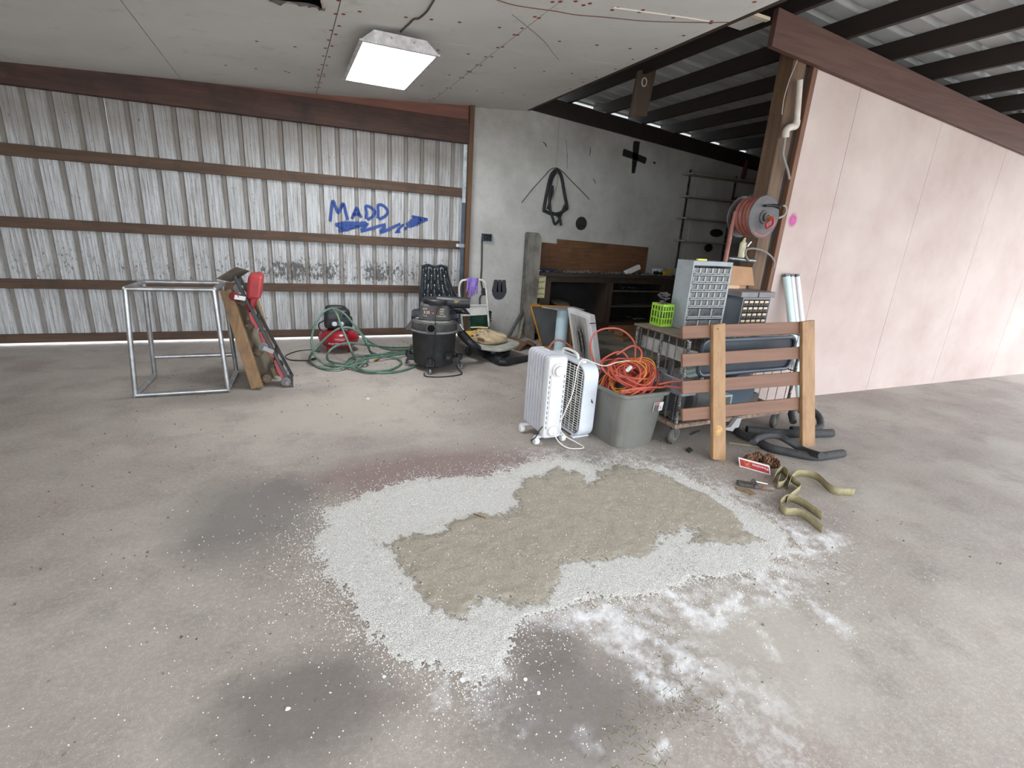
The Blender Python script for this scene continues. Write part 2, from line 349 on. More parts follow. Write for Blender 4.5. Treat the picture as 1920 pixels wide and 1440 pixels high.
# spray paint, laid on the wall as a thin coat
def spraymat(name, c, hard=.5):
    m, nt, b = newmat(name); a = N(nt, 'ShaderNodeAttribute', attribute_name='cover'); v = coords(nt, 'Position')
    nz = noise(nt, v, 70, 4, .7); f = ramp(nt, math_(nt, 'ADD', a.outputs['Fac'], math_(nt, 'MULTIPLY', math_(nt, 'SUBTRACT', nz, .5), .5)), .18, hard)
    b.inputs['Base Color'].default_value = (*s2l(c), 1); b.inputs['Roughness'].default_value = .7; nt.links.new(f, b.inputs['Alpha']); return m
def spray(name, pts, widths, mat, parent, surf, per=10, nrm=Vector((0,-1,0))):   # pts on the wall, surf(p)->p on its skin
    P = spline(pts, per) if len(pts) > 2 else [Vector(pts[0]).lerp(Vector(pts[1]), i/12) for i in range(13)]
    n = len(P); V = []; C = []; F = []; K = 9
    for i, p in enumerate(P):
        t = (P[min(i+1,n-1)]-P[max(i-1,0)]).normalized(); s = t.cross(nrm).normalized()
        u = i/(n-1)*(len(widths)-1); a = int(min(u, len(widths)-2)) if len(widths) > 1 else 0
        w = widths[0] if len(widths) == 1 else widths[a]*(1-(u-a))+widths[a+1]*(u-a)
        for j in range(K):
            q = surf(p+s*w*(j/(K-1)-.5)*1.5); V.append(tuple(q)); e = 1-abs(j/(K-1)-.5)*2
            C.append(min(1, e*1.9)*(.0 if i in (0, n-1) else 1))
    for i in range(n-1):
        for j in range(K-1): F.append((i*K+j, i*K+j+1, (i+1)*K+j+1, (i+1)*K+j))
    return _skin(name, V, F, C, mat, parent)
def _skin(name, V, F, C, mat, parent):
    me = bpy.data.meshes.new(name); me.from_pydata(V, [], F); a = me.attributes.new('cover', 'FLOAT', 'POINT'); a.data.foreach_set('value', C)
    o = bpy.data.objects.new(name, me); COL.objects.link(o); me.materials.append(mat); o.parent = parent; MW[o.name] = MW[parent.name]; return o
def blot(name, c, rx, rz, mat, parent, surf, power=2.):
    V = []; C = []; F = []; n, m_ = 20, 36
    for i in range(n+1):
        for k in range(m_):
            r = i/n; a = 2*PI*k/m_; V.append(tuple(surf(Vector(c)+Vector((math.cos(a)*rx*r, 0, math.sin(a)*rz*r))))); C.append(1-r**power)
    for i in range(n):
        for k in range(m_): F.append((i*m_+k, i*m_+(k+1) % m_, (i+1)*m_+(k+1) % m_, (i+1)*m_+k))
    return _skin(name, V, F, C, mat, parent)
on_metal = lambda p: Vector((p.x, YB+rib_y(p.x)-.004, p.z))
BLUESP = spraymat('blue_spray', (46,74,142), 1.0)
S = lambda *pp: [PY(x, y, YB) for x, y in pp]
for nm, L in (('letter_m', ((619,417),(621,396),(624,377),(629,388),(634,399),(639,390),(644,382),(648,398),(652,414))), ('letter_a', ((659,412),(664,400),(669,390),(673,400),(678,409))), ('letter_a_bar', ((662,403),(668,402),(675,402))),
              ('letter_d', ((686,412),(687,399),(686,387),(695,389),(703,397),(698,407),(687,412))), ('letter_d', ((708,411),(709,398),(709,385),(719,386),(727,397),(721,406),(709,412))),
              ('arrow_zigzag', ((640,421),(665,420),(689,420),(676,434),(723,421),(712,437),(758,417),(742,436),(770,424),(792,413)))):
    spray('spray_'+nm, S(*L), [.032], BLUESP, wl, on_metal, 6 if 'zig' not in nm else 3)
spray('spray_arrow_tail', S((627,421),(650,423),(690,419)), [.03,.10,.04], BLUESP, wl, on_metal)
spray('spray_arrow_tail', S((634,434),(650,428),(680,421)), [.03,.06,.02], BLUESP, wl, on_metal)
spray('spray_arrow_head', S((762,424),(780,415),(802,411)), [.05,.10,.025], BLUESP, wl, on_metal)
spray('spray_arrow_head', S((771,405),(785,410),(803,412)), [.025,.05,.03], BLUESP, wl, on_metal)

# ---- plastered part of the rear wall
m, nt, b = newmat('grimy_white_board'); v = coords(nt, 'Position')
sx = N(nt, 'ShaderNodeSeparateXYZ'); nt.links.new(v, sx.inputs[0])
cl = noise(nt, v, 1.6, 6, .65); wv = noise(nt, v, 60, 4, .6, (.5,1,2.2)); sp = noise(nt, v, 34, 6, .8); lowf = ramp(nt, sx.outputs[2], 1.6, .3)
col = mix(nt, ramp(nt, cl, .35, .7), s2l((206,204,199)), s2l((170,166,160)))
col = mix(nt, math_(nt, 'MULTIPLY', ramp(nt, wv, .5, .72), math_(nt, 'ADD', .14, math_(nt, 'MULTIPLY', lowf, .4))), col, s2l((128,126,124)))
col = mix(nt, ramp(nt, math_(nt, 'ADD', sp, math_(nt, 'MULTIPLY', lowf, .045)), .66, .71, 0, .8), col, s2l((60,58,56)))
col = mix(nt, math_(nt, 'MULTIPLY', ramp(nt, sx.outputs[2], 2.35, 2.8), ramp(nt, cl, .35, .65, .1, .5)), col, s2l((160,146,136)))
nt.links.new(col, b.inputs['Base Color']); b.inputs['Roughness'].default_value = .8; bumpit(nt, b, wv, .2, .004)
PLAST = m
wr = struct('wall_back_right')
for xa, xb in ((2.158,3.352),(3.356,4.57),(4.574,5.79),(5.794,7.1)):
    za, zb = 3.08-.075*(xa-3.0), 3.08-.075*(xb-3.0)
    MB().hexa([(xa,YB,0),(xb,YB,0),(xb,YB+.03,0),(xa,YB+.03,0),(xa,YB,za),(xb,YB,zb),(xb,YB+.03,zb),(xa,YB+.03,za)]).build('wall_panel', PLAST, wr)
on_pl = lambda p: Vector((p.x, YB-.0025, p.z))
BLKSP = spraymat('black_spray', (30,31,36), .45); GRYSP = spraymat('charcoal_spray', (62,62,70), .6)
spray('painted_cross_upright', S((1194,264),(1191,292),(1187,326)), [.085,.08,.045], BLKSP, wr, on_pl)
spray('painted_cross_arm', S((1167,285),(1189,293),(1212,302)), [.075,.07,.07], BLKSP, wr, on_pl)
c = PY(936,545,YB); blot('paint_blotch', c, .12, .14, GRYSP, wr, on_pl, 4)
for dx in (-.06,0,.06): spray('paint_drip', [c+Vector((dx,0,-.02)), c+Vector((dx,0,.08)), c+Vector((dx,0,.15))], [.07,.06,.04], GRYSP, wr, lambda p: Vector((p.x, YB-.005, p.z)))
blot('paint_blotch', PY(908,547,YB), .055, .06, GRYSP, wr, on_pl, 3)
for p, q, w in (((1106,275),(1105,292),.006),((1112,335),(1116,345),.006),((1018,266),(1025,276),.006),((1224,304),(1229,307),.014),((1061,262),(1063,318),.003)):
    spray('scuff_mark', [PY(*p,YB), (PY(*p,YB)+PY(*q,YB))/2+Vector((.01,0,0)), PY(*q,YB)], [w, w*1.6, w], BLKSP, wr, on_pl)

# ---- sloping board ceiling on the main bay
def ceil_z(x): return 2.852-.0795*(2.86-x) if x > .39 else 2.6555-.055*(.39-x)
m, nt, b = newmat('grey_drywall'); v = coords(nt, 'Position')
col = mix(nt, ramp(nt, noise(nt, v, .8, 6, .6), .35, .68), s2l((222,220,216)), s2l((206,203,198)))
col = mix(nt, ramp(nt, noise(nt, v, 5, 6, .7), .58, .75, 0, .35), col, s2l((142,136,130)))
nt.links.new(col, b.inputs['Base Color']); b.inputs['Roughness'].default_value = .85; bumpit(nt, b, noise(nt, v, 90, 3), .08, .003)
DRY = m
cl = struct('ceiling')
def cpt(px, py, dz=0.):                      # sight line onto the sloping ceiling
    q = ray(px, py); t = 1.2/q.z
    for _ in range(30): t = (ceil_z(q.x*t)+dz-H)/q.z
    return Vector((q.x*t, q.y*t, H+q.z*t))
colx = [-4.05,-3.27,-2.05,-.83,.39,1.62,2.86]
rows = [-1.6,-.66,1.78,4.23,6.40]
rowoff = [0,0,0,0,0,0]
hole = [cpt(*p) for p in ((503,-40),(505,3),(540,7),(575,10),(592,14),(602,20),(607,17),(601,4),(598,-40))]
hole2d = [(p.x, p.y) for p in hole]
from mathutils.geometry import delaunay_2d_cdt
for i in range(len(colx)-1):
    for j in range(len(rows)-1):
        off = .0
        xa, xb, ya, yb_ = colx[i]+.003, colx[i+1]-.003, rows[j]+.003, rows[j+1]-.003
        pts = [(xa,ya),(xb,ya),(xb,yb_),(xa,yb_)]
        hin = [h for h in hole2d if xa < h[0] < xb and ya < h[1] < yb_]
        if len(hin) == len(hole2d):
            vs = [Vector(p) for p in pts+hole2d]; n = len(pts); k = len(hole2d)
            ed = [(a,(a+1) % 4) for a in range(4)]+[(n+a, n+(a+1) % k) for a in range(k)]
            ov, oe, of, *_ = delaunay_2d_cdt(vs, ed, [[0,1,2,3]], 0, 1e-5)
            A = np.array([sum((np.array(ov[q]) for q in f), np.zeros(2))/len(f) for f in of])
            keep = [f for f, s in zip(of, sdist(hole2d, A[:,0], A[:,1])) if s < 0]
            mb = MB(); mb.add([(p[0],p[1],ceil_z(p[0])) for p in ov], keep); mb.add([(p[0],p[1],ceil_z(p[0])+.013) for p in ov], keep)
        else:
            mb = MB().hexa([(x,y,ceil_z(x)+dz) for dz in (0,.013) for x,y in pts])
        mb.build('drywall_sheet', DRY, cl, smooth=False)
# torn paper rim of the hole
TORN = M('torn_paper', (226,206,196), (200,180,170), rough=.9, sc=30)
hp = spline([Vector((p.x,p.y,ceil_z(p.x)-.006)) for p in hole[1:8]], 5)
rim = MB(); rim.grid([[p+Vector((.0, .0,.004)), p+Vector((random.uniform(-.012,.012), -.05-random.uniform(0,.06), -.018+random.uniform(-.01,.008)))] for p in hp])
rim.build('torn_edge', TORN, cl, fix=False)
# reddish fastener marks
MARK = M('red_screw_mark', (142,48,44), rough=.7)
marks = [(763,4-2),(745,92),(797,94),(905,76),(1213,114),(1383,129),(1571,147),(1837,182),(768,172),(715,201),(745,228),(697,266),(720,306),(676,320),(663,372),(702,378),(218,274),(473,311),(653,430),(686,435),(632,463),(627,498),(632,507),(665,494),(668,507),(213,456),(410,475),(432,482),(12,435),(1857,312),(1825,316),(1628,359),(1785,377),(1745,378),(1686,432),(1712,434),(1627,473),(1645,479),(1573,516),(1593,519),(1503,500),(1687,603),(1855,618),(1427,332),(1320,570),(1485,585),(1512,588),(1435,622),(1400,656),(1370,667),(1345,693),(620,548),(648,551),(612,581),(637,582),(625,630)]
M2 = [(420+x/3.556, y/3.556) for x, y in marks]
marks2 = [(270,12),(322,10),(425,8),(477,34),(520,22),(703,50),(668,66),(874,65),(850,80),(1038,98),(1075,118),(1330,140),(1325,155),(153,111),(180,119),(67,187),(15,230),(38,232),(317,274),(567,300),(787,323),(962,323),(1145,236),(806,394),(690,460),(562,513),(475,547),(388,590),(18,451),(215,474),(400,489),(80,631),(1617,12)]
M2 += [(960+x/3.556, y/3.556) for x, y in marks2]
mk = MB()
for x, y in M2:
    p = cpt(x, y)
    if p.x < 2.86:
        mk.add([(p.x+.014*math.cos(a*PI/4), p.y+.014*math.sin(a*PI/4), ceil_z(p.x+.014*math.cos(a*PI/4))-.0015) for a in range(8)], [tuple(range(8))])
tag(mk.build('screw_marks', MARK, cl, fix=False, smooth=False), kind='stuff')
CRACK = M('dark_cable', (84,78,70), rough=.8)
MB().tube(spline([cpt(*p, -.006) for p in ((751,60),(757,54),(768,44),(776,36),(786,34),(800,22),(808,10),(816,-4),(822,-20))], 5), .006, 6).build('ceiling_cable', CRACK, cl)
MB().tube(spline([cpt(*p, -.003) for p in ((915,-6),(965,10),(1040,21),(1080,28),(1140,33),(1200,39),(1260,41.5),(1330,42.5),(1366,42))], 5), .0026, 5).build('ceiling_wire', M('red_brown_wire',(104,66,58),rough=.8), cl)
MB().tube(spline([cpt(*p, -.002) for p in ((960,27),(985,47),(1001,60),(1014,72),(1023,80),(1035,97),(1048,112))], 5), .0012, 5).build('ceiling_crack', CRACK, cl)
MB().tube([cpt(1150,14,-.003), cpt(1280,32,-.003), cpt(1330,40,-.003)], .005, 5).build('tape_strip', M('pale_tape',(206,196,186),rough=.8), cl)

# ---- lean-to roof over the right bay
def roof_z(x): return 3.121-.075*(x-4.05)
m, nt, b = newmat('roof_metal'); v = coords(nt, 'Position')
col = mix(nt, ramp(nt, noise(nt, v, 2, 5), .35, .65), s2l((188,190,190)), s2l((160,162,160)))
nt.links.new(col, b.inputs['Base Color']); b.inputs['Roughness'].default_value = .5
rl = struct('ceiling_lean_to'); SHELLW = M('soffit_grey',(150,150,148),rough=.8)
def rib_z(y):
    t = (y+.03) % .23
    return .032*min(1, t/.02, (.07-t)/.02) if t < .07 else 0.
for ya, yb_ in ((-1.6,-.68),(-.68,.24),(.24,1.16),(1.16,2.08),(2.08,3.0),(3.0,3.92),(3.92,4.84),(4.84,5.76),(5.76,6.80)):
    Yp = np.linspace(ya, yb_, 100)
    MB().grid([[(x, y, roof_z(x)+rib_z(y)) for y in Yp] for x in (2.6, 10.2)]).build('roof_sheet', m, rl, fix=False, smooth=False)
PURL = wood('purlin_wood', (50,38,32), (34,27,24), 1, dirt=(36,30,28))
for k in range(0, 11):
    xl = 3.45+.597*k
    MB().hexa([(xl,-1.6,roof_z(xl)-.142),(xl+.04,-1.6,roof_z(xl)-.142),(xl+.04,6.74,roof_z(xl)-.142),(xl,6.74,roof_z(xl)-.142),(xl,-1.6,roof_z(xl)-.001),(xl+.04,-1.6,roof_z(xl+.04)-.001),(xl+.04,6.74,roof_z(xl+.04)-.001),(xl,6.74,roof_z(xl)-.001)]).build('purlin', PURL, rl)
bt = lambda x: roof_z(x)-.144
MB().hexa([(2.86,YB-.045,bt(2.86)-.19),(7.1,YB-.045,bt(7.1)-.19),(7.1,YB-.002,bt(7.1)-.19),(2.86,YB-.002,bt(2.86)-.19),(2.86,YB-.045,bt(2.86)),(7.1,YB-.045,bt(7.1)),(7.1,YB-.002,bt(7.1)),(2.86,YB-.002,bt(2.86))]).build('rear_beam', PURL, rl, bevel=.004)
# edge joist carrying the ceiling edge, and eave board beyond the wall
EDGEW = wood('edge_joist_wood', (80,60,48), (56,42,36), 1)
MB().hexa([(2.875,-1.6,2.86),(2.915,-1.6,2.86),(2.915,6.39,2.86),(2.875,6.39,2.86),(2.875,-1.6,3.19),(2.915,-1.6,3.19),(2.915,6.39,3.19),(2.875,6.39,3.19)]).build('edge_joist', EDGEW, rl)
MB().hexa([(2.6,6.75,bt(2.6)-.03),(10,6.75,bt(10)-.03),(10,6.77,bt(10)-.03),(2.6,6.77,bt(2.6)-.03),(2.6,6.75,roof_z(2.6)-.045),(10,6.75,roof_z(10)-.045),(10,6.77,roof_z(10)-.045),(2.6,6.77,roof_z(2.6)-.045)]).build('eave_board', M('eave_white',(200,204,206),rough=.6), rl)
MB().hexa([(2.6,6.43,bt(2.6)-.05),(10,6.43,bt(10)-.05),(10,6.77,bt(10)-.05),(2.6,6.77,bt(2.6)-.05),(2.6,6.43,bt(2.6)-.03),(10,6.43,bt(10)-.03),(10,6.77,bt(10)-.03),(2.6,6.77,bt(2.6)-.03)]).build('soffit_board', SHELLW, rl)
MB().prism([G(x,y,2.98) for x,y in ((1346,43),(1388,20),(1440,38),(1388,57))], (0,0,.013)).build('drywall_scrap', DRY, rl, smooth=False)
MB().bar(G(1388,20,2.965), G(1440,37,2.965), .04, .02).build('pale_strip', M('strip_cream',(206,192,170),rough=.7), rl)
# hanging plank with a round knockout
hk = MB(); pa = [PY(1196,133,4.85),PY(1233,120,4.85),PY(1213,218,4.85),PY(1180,219,4.85)]
hk.prism([p for p in pa], (0,.02,0)); hp_ = hk.build('hanging_plank', wood('plank_wood',(96,80,66),(74,60,50),2), rl)
cc = PY(1208,154,4.835); rg = [(cc+Vector((math.cos(a)*.028,0,math.sin(a)*.038))) for a in np.linspace(0,2*PI,20,endpoint=False)]
MB().tube(rg, .008, 6, closed=True).build('knockout_ring', M('pale_ring',(190,180,165),rough=.7), hp_)

# ---- right partition, its post and header
YP = 3.15
m, nt, b = newmat('pink_board'); v = coords(nt, 'Position')
col = mix(nt, ramp(nt, noise(nt, v, 1.5, 5, .6), .35, .65), s2l((194,176,169)), s2l((178,157,150)))
col = mix(nt, ramp(nt, noise(nt, v, 40, 6, .8), .68, .74, 0, .6), col, s2l((110,88,82)))
nt.links.new(col, b.inputs['Base Color']); b.inputs['Roughness'].default_value = .8
pw = struct('wall_right')
for xa, xb in ((3.87,4.42),(4.424,5.64),(5.644,6.86),(6.864,8.1),(8.104,10.1)):
    MB().hexa([(xa,YP,0),(xb,YP,0),(xb,YP+.02,0),(xa,YP+.02,0),(xa,YP,roof_z(xa)-.14),(xb,YP,roof_z(xb)-.14),(xb,YP+.02,roof_z(xb)-.14),(xa,YP+.02,roof_z(xa)-.14)]).build('wall_panel', m, pw)
blot('pink_paint_spot', PY(1486,413,YP), .07, .075, spraymat('magenta_spray',(196,70,150),.9), pw, lambda p: Vector((p.x, YP-.003, p.z)), 1.2)
POST2 = wood('weathered_post', (112,86,62), (74,54,40), 2, dirt=(70,50,38))
MB().box((3.60,YP-.0,0),(3.745,YP+.14,roof_z(3.7)-.14)).build('post', POST2, pw, bevel=.006)
MB().box((3.815,YP-.012,0),(3.868,YP+.05,roof_z(3.84)-.14)).build('edge_board', wood('edge_board_wood',(126,88,66),(98,66,50),2), pw, bevel=.004)
MB().box((3.745,YP+.03,0),(3.815,YP+.1,roof_z(3.78)-.14)).build('gap_shade_strip', PURL, pw)  # dark strip added in the gap beside the post, standing in for shade
HEAD = wood('header_red_wood', (98,66,56), (72,47,40), 0)
MB().hexa([(3.3,YP-.05,bt(3.3)-.24),(10,YP-.05,bt(10)-.24),(10,YP-.002,bt(10)-.24),(3.3,YP-.002,bt(3.3)-.24),(3.3,YP-.05,bt(3.3)),(10,YP-.05,bt(10)),(10,YP-.002,bt(10)),(3.3,YP-.002,bt(3.3))]).build('header_beam', HEAD, pw, bevel=.004)
# ---- remaining shell: left wall, far right wall
SHELL = M('shell_board', (176,172,166), (156,150,144), rough=.85, sc=2)
sl = struct('wall_left'); MB().box((-4.06,-1.6,0),(-4.02,6.5,2.75)).build('wall_panel', SHELL, sl)
sr = struct('wall_far_right'); MB().box((7.1,YP+.02,0),(7.14,6.5,2.9)).build('wall_panel', M('dark_boards',(70,62,56),(50,44,40),rough=.9,sc=3), sr)
MB().box((-4.1,-1.6,2.98),(3.0,6.8,3.0)).build('wall_attic_dark_sheet', M('attic_dark',(40,36,34),rough=.9), smooth=False)['kind'] = 'structure'  # dark sheet added over the ceiling so its torn hole shows black

# ---- ceiling lamp
lz = 2.575
la = [G(642,155,lz), G(764,161,lz), G(826,102,lz), G(677,78,lz)]     # lens corners
xl, xr, yn, yf = .553, 1.108, 4.02, 5.20
xl, xr, yn, yf = (la[0].x+la[3].x)/2, (la[1].x+la[2].x)/2, (la[2].y+la[3].y)/2, (la[0].y+la[1].y)/2
lt = thing('ceiling_light', 'glowing rectangular fluorescent troffer hanging under the grey board ceiling', 'ceiling light', ((xl+xr)/2,(yn+yf)/2,lz))
TROF = M('troffer_white', (214,210,214), (170,164,160), rough=.5, sc=14)
lm, nt, b = newmat('lit_lens'); b.inputs['Base Color'].default_value = (.9,.9,.9,1); b.inputs['Emission Color'].default_value = (.93,.97,1,1); b.inputs['Emission Strength'].default_value = LAMP
def trap(y): return [(xl-.008,y,lz),(xr+.008,y,lz),(xr-.085,y,lz+.075),(xl+.085,y,lz+.075)]
MB().ring([trap(yn-.008), trap(yf+.008)]).build('housing', TROF, lt, smooth=False)
fr = MB()
for a, bb in (((xl-.014,yn-.014),(xr+.014,yn+.012)),((xl-.014,yf-.012),(xr+.014,yf+.014)),((xl-.014,yn+.012),(xl+.012,yf-.012)),((xr-.012,yn+.012),(xr+.014,yf-.012))):
    fr.box((*a,lz-.008),(*bb,lz+.004))
fr.build('door_frame', TROF, lt, smooth=False)
MB().box((xl+.012,yn+.012,lz-.004),(xr-.012,yf-.012,lz+.002)).build('lens', lm, lt, smooth=False)
for k in range(2): MB().cyl((xl+.2+.16*k,yn-.016,lz+.045),(xl+.2+.16*k,yn-.005,lz+.045),.006,n=8).build('screw', CHROME, lt)
hang = MB(); 
for xx, yy in ((xl+.12,yn+.15),(xr-.12,yn+.15),(xl+.12,yf-.15),(xr-.12,yf-.15)):
    MB().cyl((xx,yy,lz+.07),(xx,yy,ceil_z(xx)),.006,n=6).build('hanger', STEEL, lt)

# ---- spilled absorbent on the floor
xs2 = np.arange(-.25, 2.35, .0085); ys2 = np.arange(.95, 2.75, .0085); ax, ay = np.meshgrid(xs2, ys2)
s2, d2, p2 = floor_masks(ax, ay)
hgt = (.0005+.005*np.clip(s2/.05, 0, 1))*(.55+.9*fbm(ax, ay, 60, 3))
kp = ((s2+(fbm(ax,ay,90,2)-.62)*.07)[:-1,:-1] > 0)
m, nt, b = newmat('white_granules'); v = coords(nt); 
g1 = noise(nt, v, 190, 3, .6); g2 = noise(nt, v, 9, 5, .6); g3 = N(nt, 'ShaderNodeTexVoronoi'); g3.inputs['Scale'].default_value = 240; nt.links.new(v, g3.inputs['Vector'])
col = mix(nt, ramp(nt, g1, .3, .7), s2l((196,192,187)), s2l((230,228,226)))
col = mix(nt, ramp(nt, g3.outputs['Distance'], .42, .75, 0, .6), col, s2l((140,134,126)))
col = mix(nt, ramp(nt, g2, .55, .7, 0, .35), col, s2l((176,170,162)))
nt.links.new(col, b.inputs['Base Color']); b.inputs['Roughness'].default_value = .95; bumpit(nt, b, g3.outputs['Distance'], .6, .004); WG = m
wgo = heightmesh('dry_layer', ax, ay, hgt, kp, mat=WG)
spr = thing('spilled_absorbent', 'broad patch of spilled white and tan absorbent granules on the concrete floor', 'granules', kind='stuff')
wgo.name = 'dry_layer'; wgo.parent = spr
hd = .006+(.002+.006*np.clip(d2/.04, 0, 1))*(.5+.9*fbm(ax+3, ay, 26, 4))
m, nt, b = newmat('damp_granules'); v = coords(nt)
g1 = noise(nt, v, 170, 4, .7); g2 = noise(nt, v, 7, 6, .6)
col = mix(nt, ramp(nt, g1, .3, .72), s2l((138,129,115)), s2l((182,173,158)))
col = mix(nt, ramp(nt, g2, .5, .75, 0, .35), col, s2l((130,121,105)))
col = mix(nt, ramp(nt, noise(nt, v, 230, 1), .68, .74, 0, .8), col, s2l((224,218,208)))
nt.links.new(col, b.inputs['Base Color']); b.inputs['Roughness'].default_value = .95; bumpit(nt, b, math_(nt, 'ADD', g1, noise(nt, v, 40, 3)), .7, .004); DG = m
dgo = heightmesh('damp_layer', ax, ay, hd, (d2+(fbm(ax+1,ay,80,2)-.5)*.05)[:-1,:-1] > .0, mat=DG)
dgo.name = 'damp_layer'; dgo.parent = spr; dgo['label'] = 'tan damp soaked granules in the middle'
def scatter(name, P, size, zoff, mat):       # tiny loose grains, joined
    n = len(P); base = np.array([[1,0,-.4],[-.5,.87,-.4],[-.5,-.87,-.4],[0,0,.9]])
    a = rng.random(n)*2*PI; ca, sa = np.cos(a), np.sin(a); sz = size*(.5+rng.random(n)*.9)
    B = base[None]*sz[:,None,None]; x = B[...,0]*ca[:,None]-B[...,1]*sa[:,None]; y = B[...,0]*sa[:,None]+B[...,1]*ca[:,None]
    V = np.stack([x+P[:,0:1], y+P[:,1:2], B[...,2]+P[:,2:3]+.4*sz[:,None]+zoff], -1).reshape(-1, 3)
    F = (np.array([[0,2,1],[0,1,3],[1,2,3],[2,0,3]])[None]+4*np.arange(n)[:,None,None]).reshape(-1, 3)
    me = bpy.data.meshes.new(name); me.from_pydata(V.tolist(), [], F.tolist()); o = bpy.data.objects.new(name, me); COL.objects.link(o); me.materials.append(mat); MW[o.name] = Matrix.Identity(4); return o
n0 = 230000; Q = np.stack([rng.uniform(-.9,3.0,n0), rng.uniform(.75,2.9,n0)], -1)
qs, qd, qp = floor_masks(Q[:,0], Q[:,1])
prob = np.where(qs > 0, .55, .40*np.exp(qs/.055)+.03*np.exp(qs/.35)); prob = np.where(qd > 0, .045, prob); prob = np.maximum(prob, qp*.25)
kq = rng.random(n0) < prob; Q = Q[kq]; qs = qs[kq]; qd = qd[kq]
zq = np.where(qd > .01, .013, np.where(qs > 0, .0045*np.clip(qs/.05,0,1), 0))
GRAIN = M('grain_white', (228,224,218), (180,170,156), rough=.9, sc=120)
lg = scatter('loose_grains', np.c_[Q, zq], .0025, 0, GRAIN); lg.parent = spr; lg['kind'] = 'stuff'
# grass clippings and dark crumbs
def strands(name, cs, n, spread, L, mat):
    V = []; F = []
    for (cx, cy), k in zip(cs, n):
        for _ in range(k):
            x, y = rng.normal(cx, spread), rng.normal(cy, spread); a = rng.random()*2*PI; l = L*(.4+rng.random()); z = .004+rng.random()*.01; w = .0011
            if float(sdist(DAMP, np.array([x]), np.array([y]))[0]) > -.02: z += .012
            dx, dy = math.cos(a), math.sin(a); b0 = len(V)
            V += [(x-dy*w,y+dx*w,z),(x+dy*w,y-dx*w,z+.0005),(x+dx*l+dy*w,y+dy*l-dx*w,z+.003),(x+dx*l-dy*w,y+dy*l+dx*w,z+.0035)]; F.append((b0,b0+1,b0+2,b0+3))
    me = bpy.data.meshes.new(name); me.from_pydata(V, [], F); o = bpy.data.objects.new(name, me); COL.objects.link(o); me.materials.append(mat); MW[o.name] = Matrix.Identity(4); return o
gp = [(1270,1325),(1280,1330),(1230,1330),(1235,1180),(1180,1395),(1200,1340),(1245,1275),(1280,1075),(1290,1040),(1160,905),(1120,905),(440,1180),(1245,1190),(1000,870),(1240,960),(980,1070),(1180,1420),(1265,1060),(1310,1310),(450,1245),(690,1045),(620,1110)]
tag(strands('grass_clippings', [tuple(G(*p)[:2]) for p in gp], [40,30,36,24,40,30,20,14,14,12,10,6,16,10,12,10,36,10,30,10,8,14], .05, .014, M('dry_grass',(98,98,70),(126,116,84),rough=.9,sc=40)), 'dry green grass clippings strewn over the floor and granules', 'clippings', kind='stuff')
cp = np.stack([rng.uniform(-1.2,3.2,700), rng.uniform(.8,6.1,700), np.zeros(700)], -1)
dens = np.r_[cp, np.stack([rng.uniform(.4,2.2,260), rng.uniform(5.4,6.2,260), np.zeros(260)], -1)]
fcr = scatter('dirt_specks', dens, .005, 0, M('crumb_brown',(70,58,46),(120,104,84),rough=.95,sc=60)); fcr.parent = floor; fcr['kind'] = 'stuff'
chips = [(720,1270,.006),(867,1276,.009),(985,1275,.008),(540,1330,.007),(690,748,.017),(1010,1300,.006)]
for x, y, r in chips:
    g0 = G(x, y); ch = MB().prism([(g0.x+r*math.cos(a)*(.7+.5*random.random()), g0.y+r*math.sin(a)*(.7+.5*random.random()), .001) for a in np.linspace(0,2*PI,7,endpoint=False)], (0,0,.003)).build('paint_chip', PAPERW)
    tag(ch, {720:'small white paint chip at the lower left of the spilled granules',867:'largest white paint chip below the spilled granules',985:'white paint chip right of the larger chip below the granules',540:'white paint chip on bare concrete near the bottom left',690:'white paper scrap on the concrete in front of the green hose',1010:'tiny white chip on the dark floor stain'}[x], 'chip', 'pale chips on the floor')
tw = MB().tube(spline([G(888,963,.012),G(900,968,.016),G(912,972,.012)],6), .003, 6).build('twig', M('twig_brown',(110,78,60),rough=.9)); tag(tw, 'short brown twig lying on the edge of the damp granules', 'twig')

# ================================================================== THINGS ALONG THE REAR WALL
def rot2(x, y, a): return (x*math.cos(a)-y*math.sin(a), x*math.sin(a)+y*math.cos(a))
def caster(mb_w, mb_f, c, r=.03, w=.02, d=(1,0,0)):      # wheel + fork at wheel centre c, rolling axis d
    c = Vector(c); d = Vector(d).normalized()
    mb_w.lathe([(r*.35,-w/2),(r*.9,-w/2),(r,-w/4),(r,w/4),(r*.9,w/2),(r*.35,w/2)], c, d, 18)
    for s in (-1,1): mb_f.obox(c+d*s*(w/2+.004)+Vector((0,0,r*.55)), d*.002, Vector((0,0,1)).cross(d)*r*.35, (0,0,r*.75))
    mb_f.obox(c+Vector((0,0,r*1.3)), d*(w/2+.006), Vector((0,0,1)).cross(d)*r*.45, (0,0,.003))

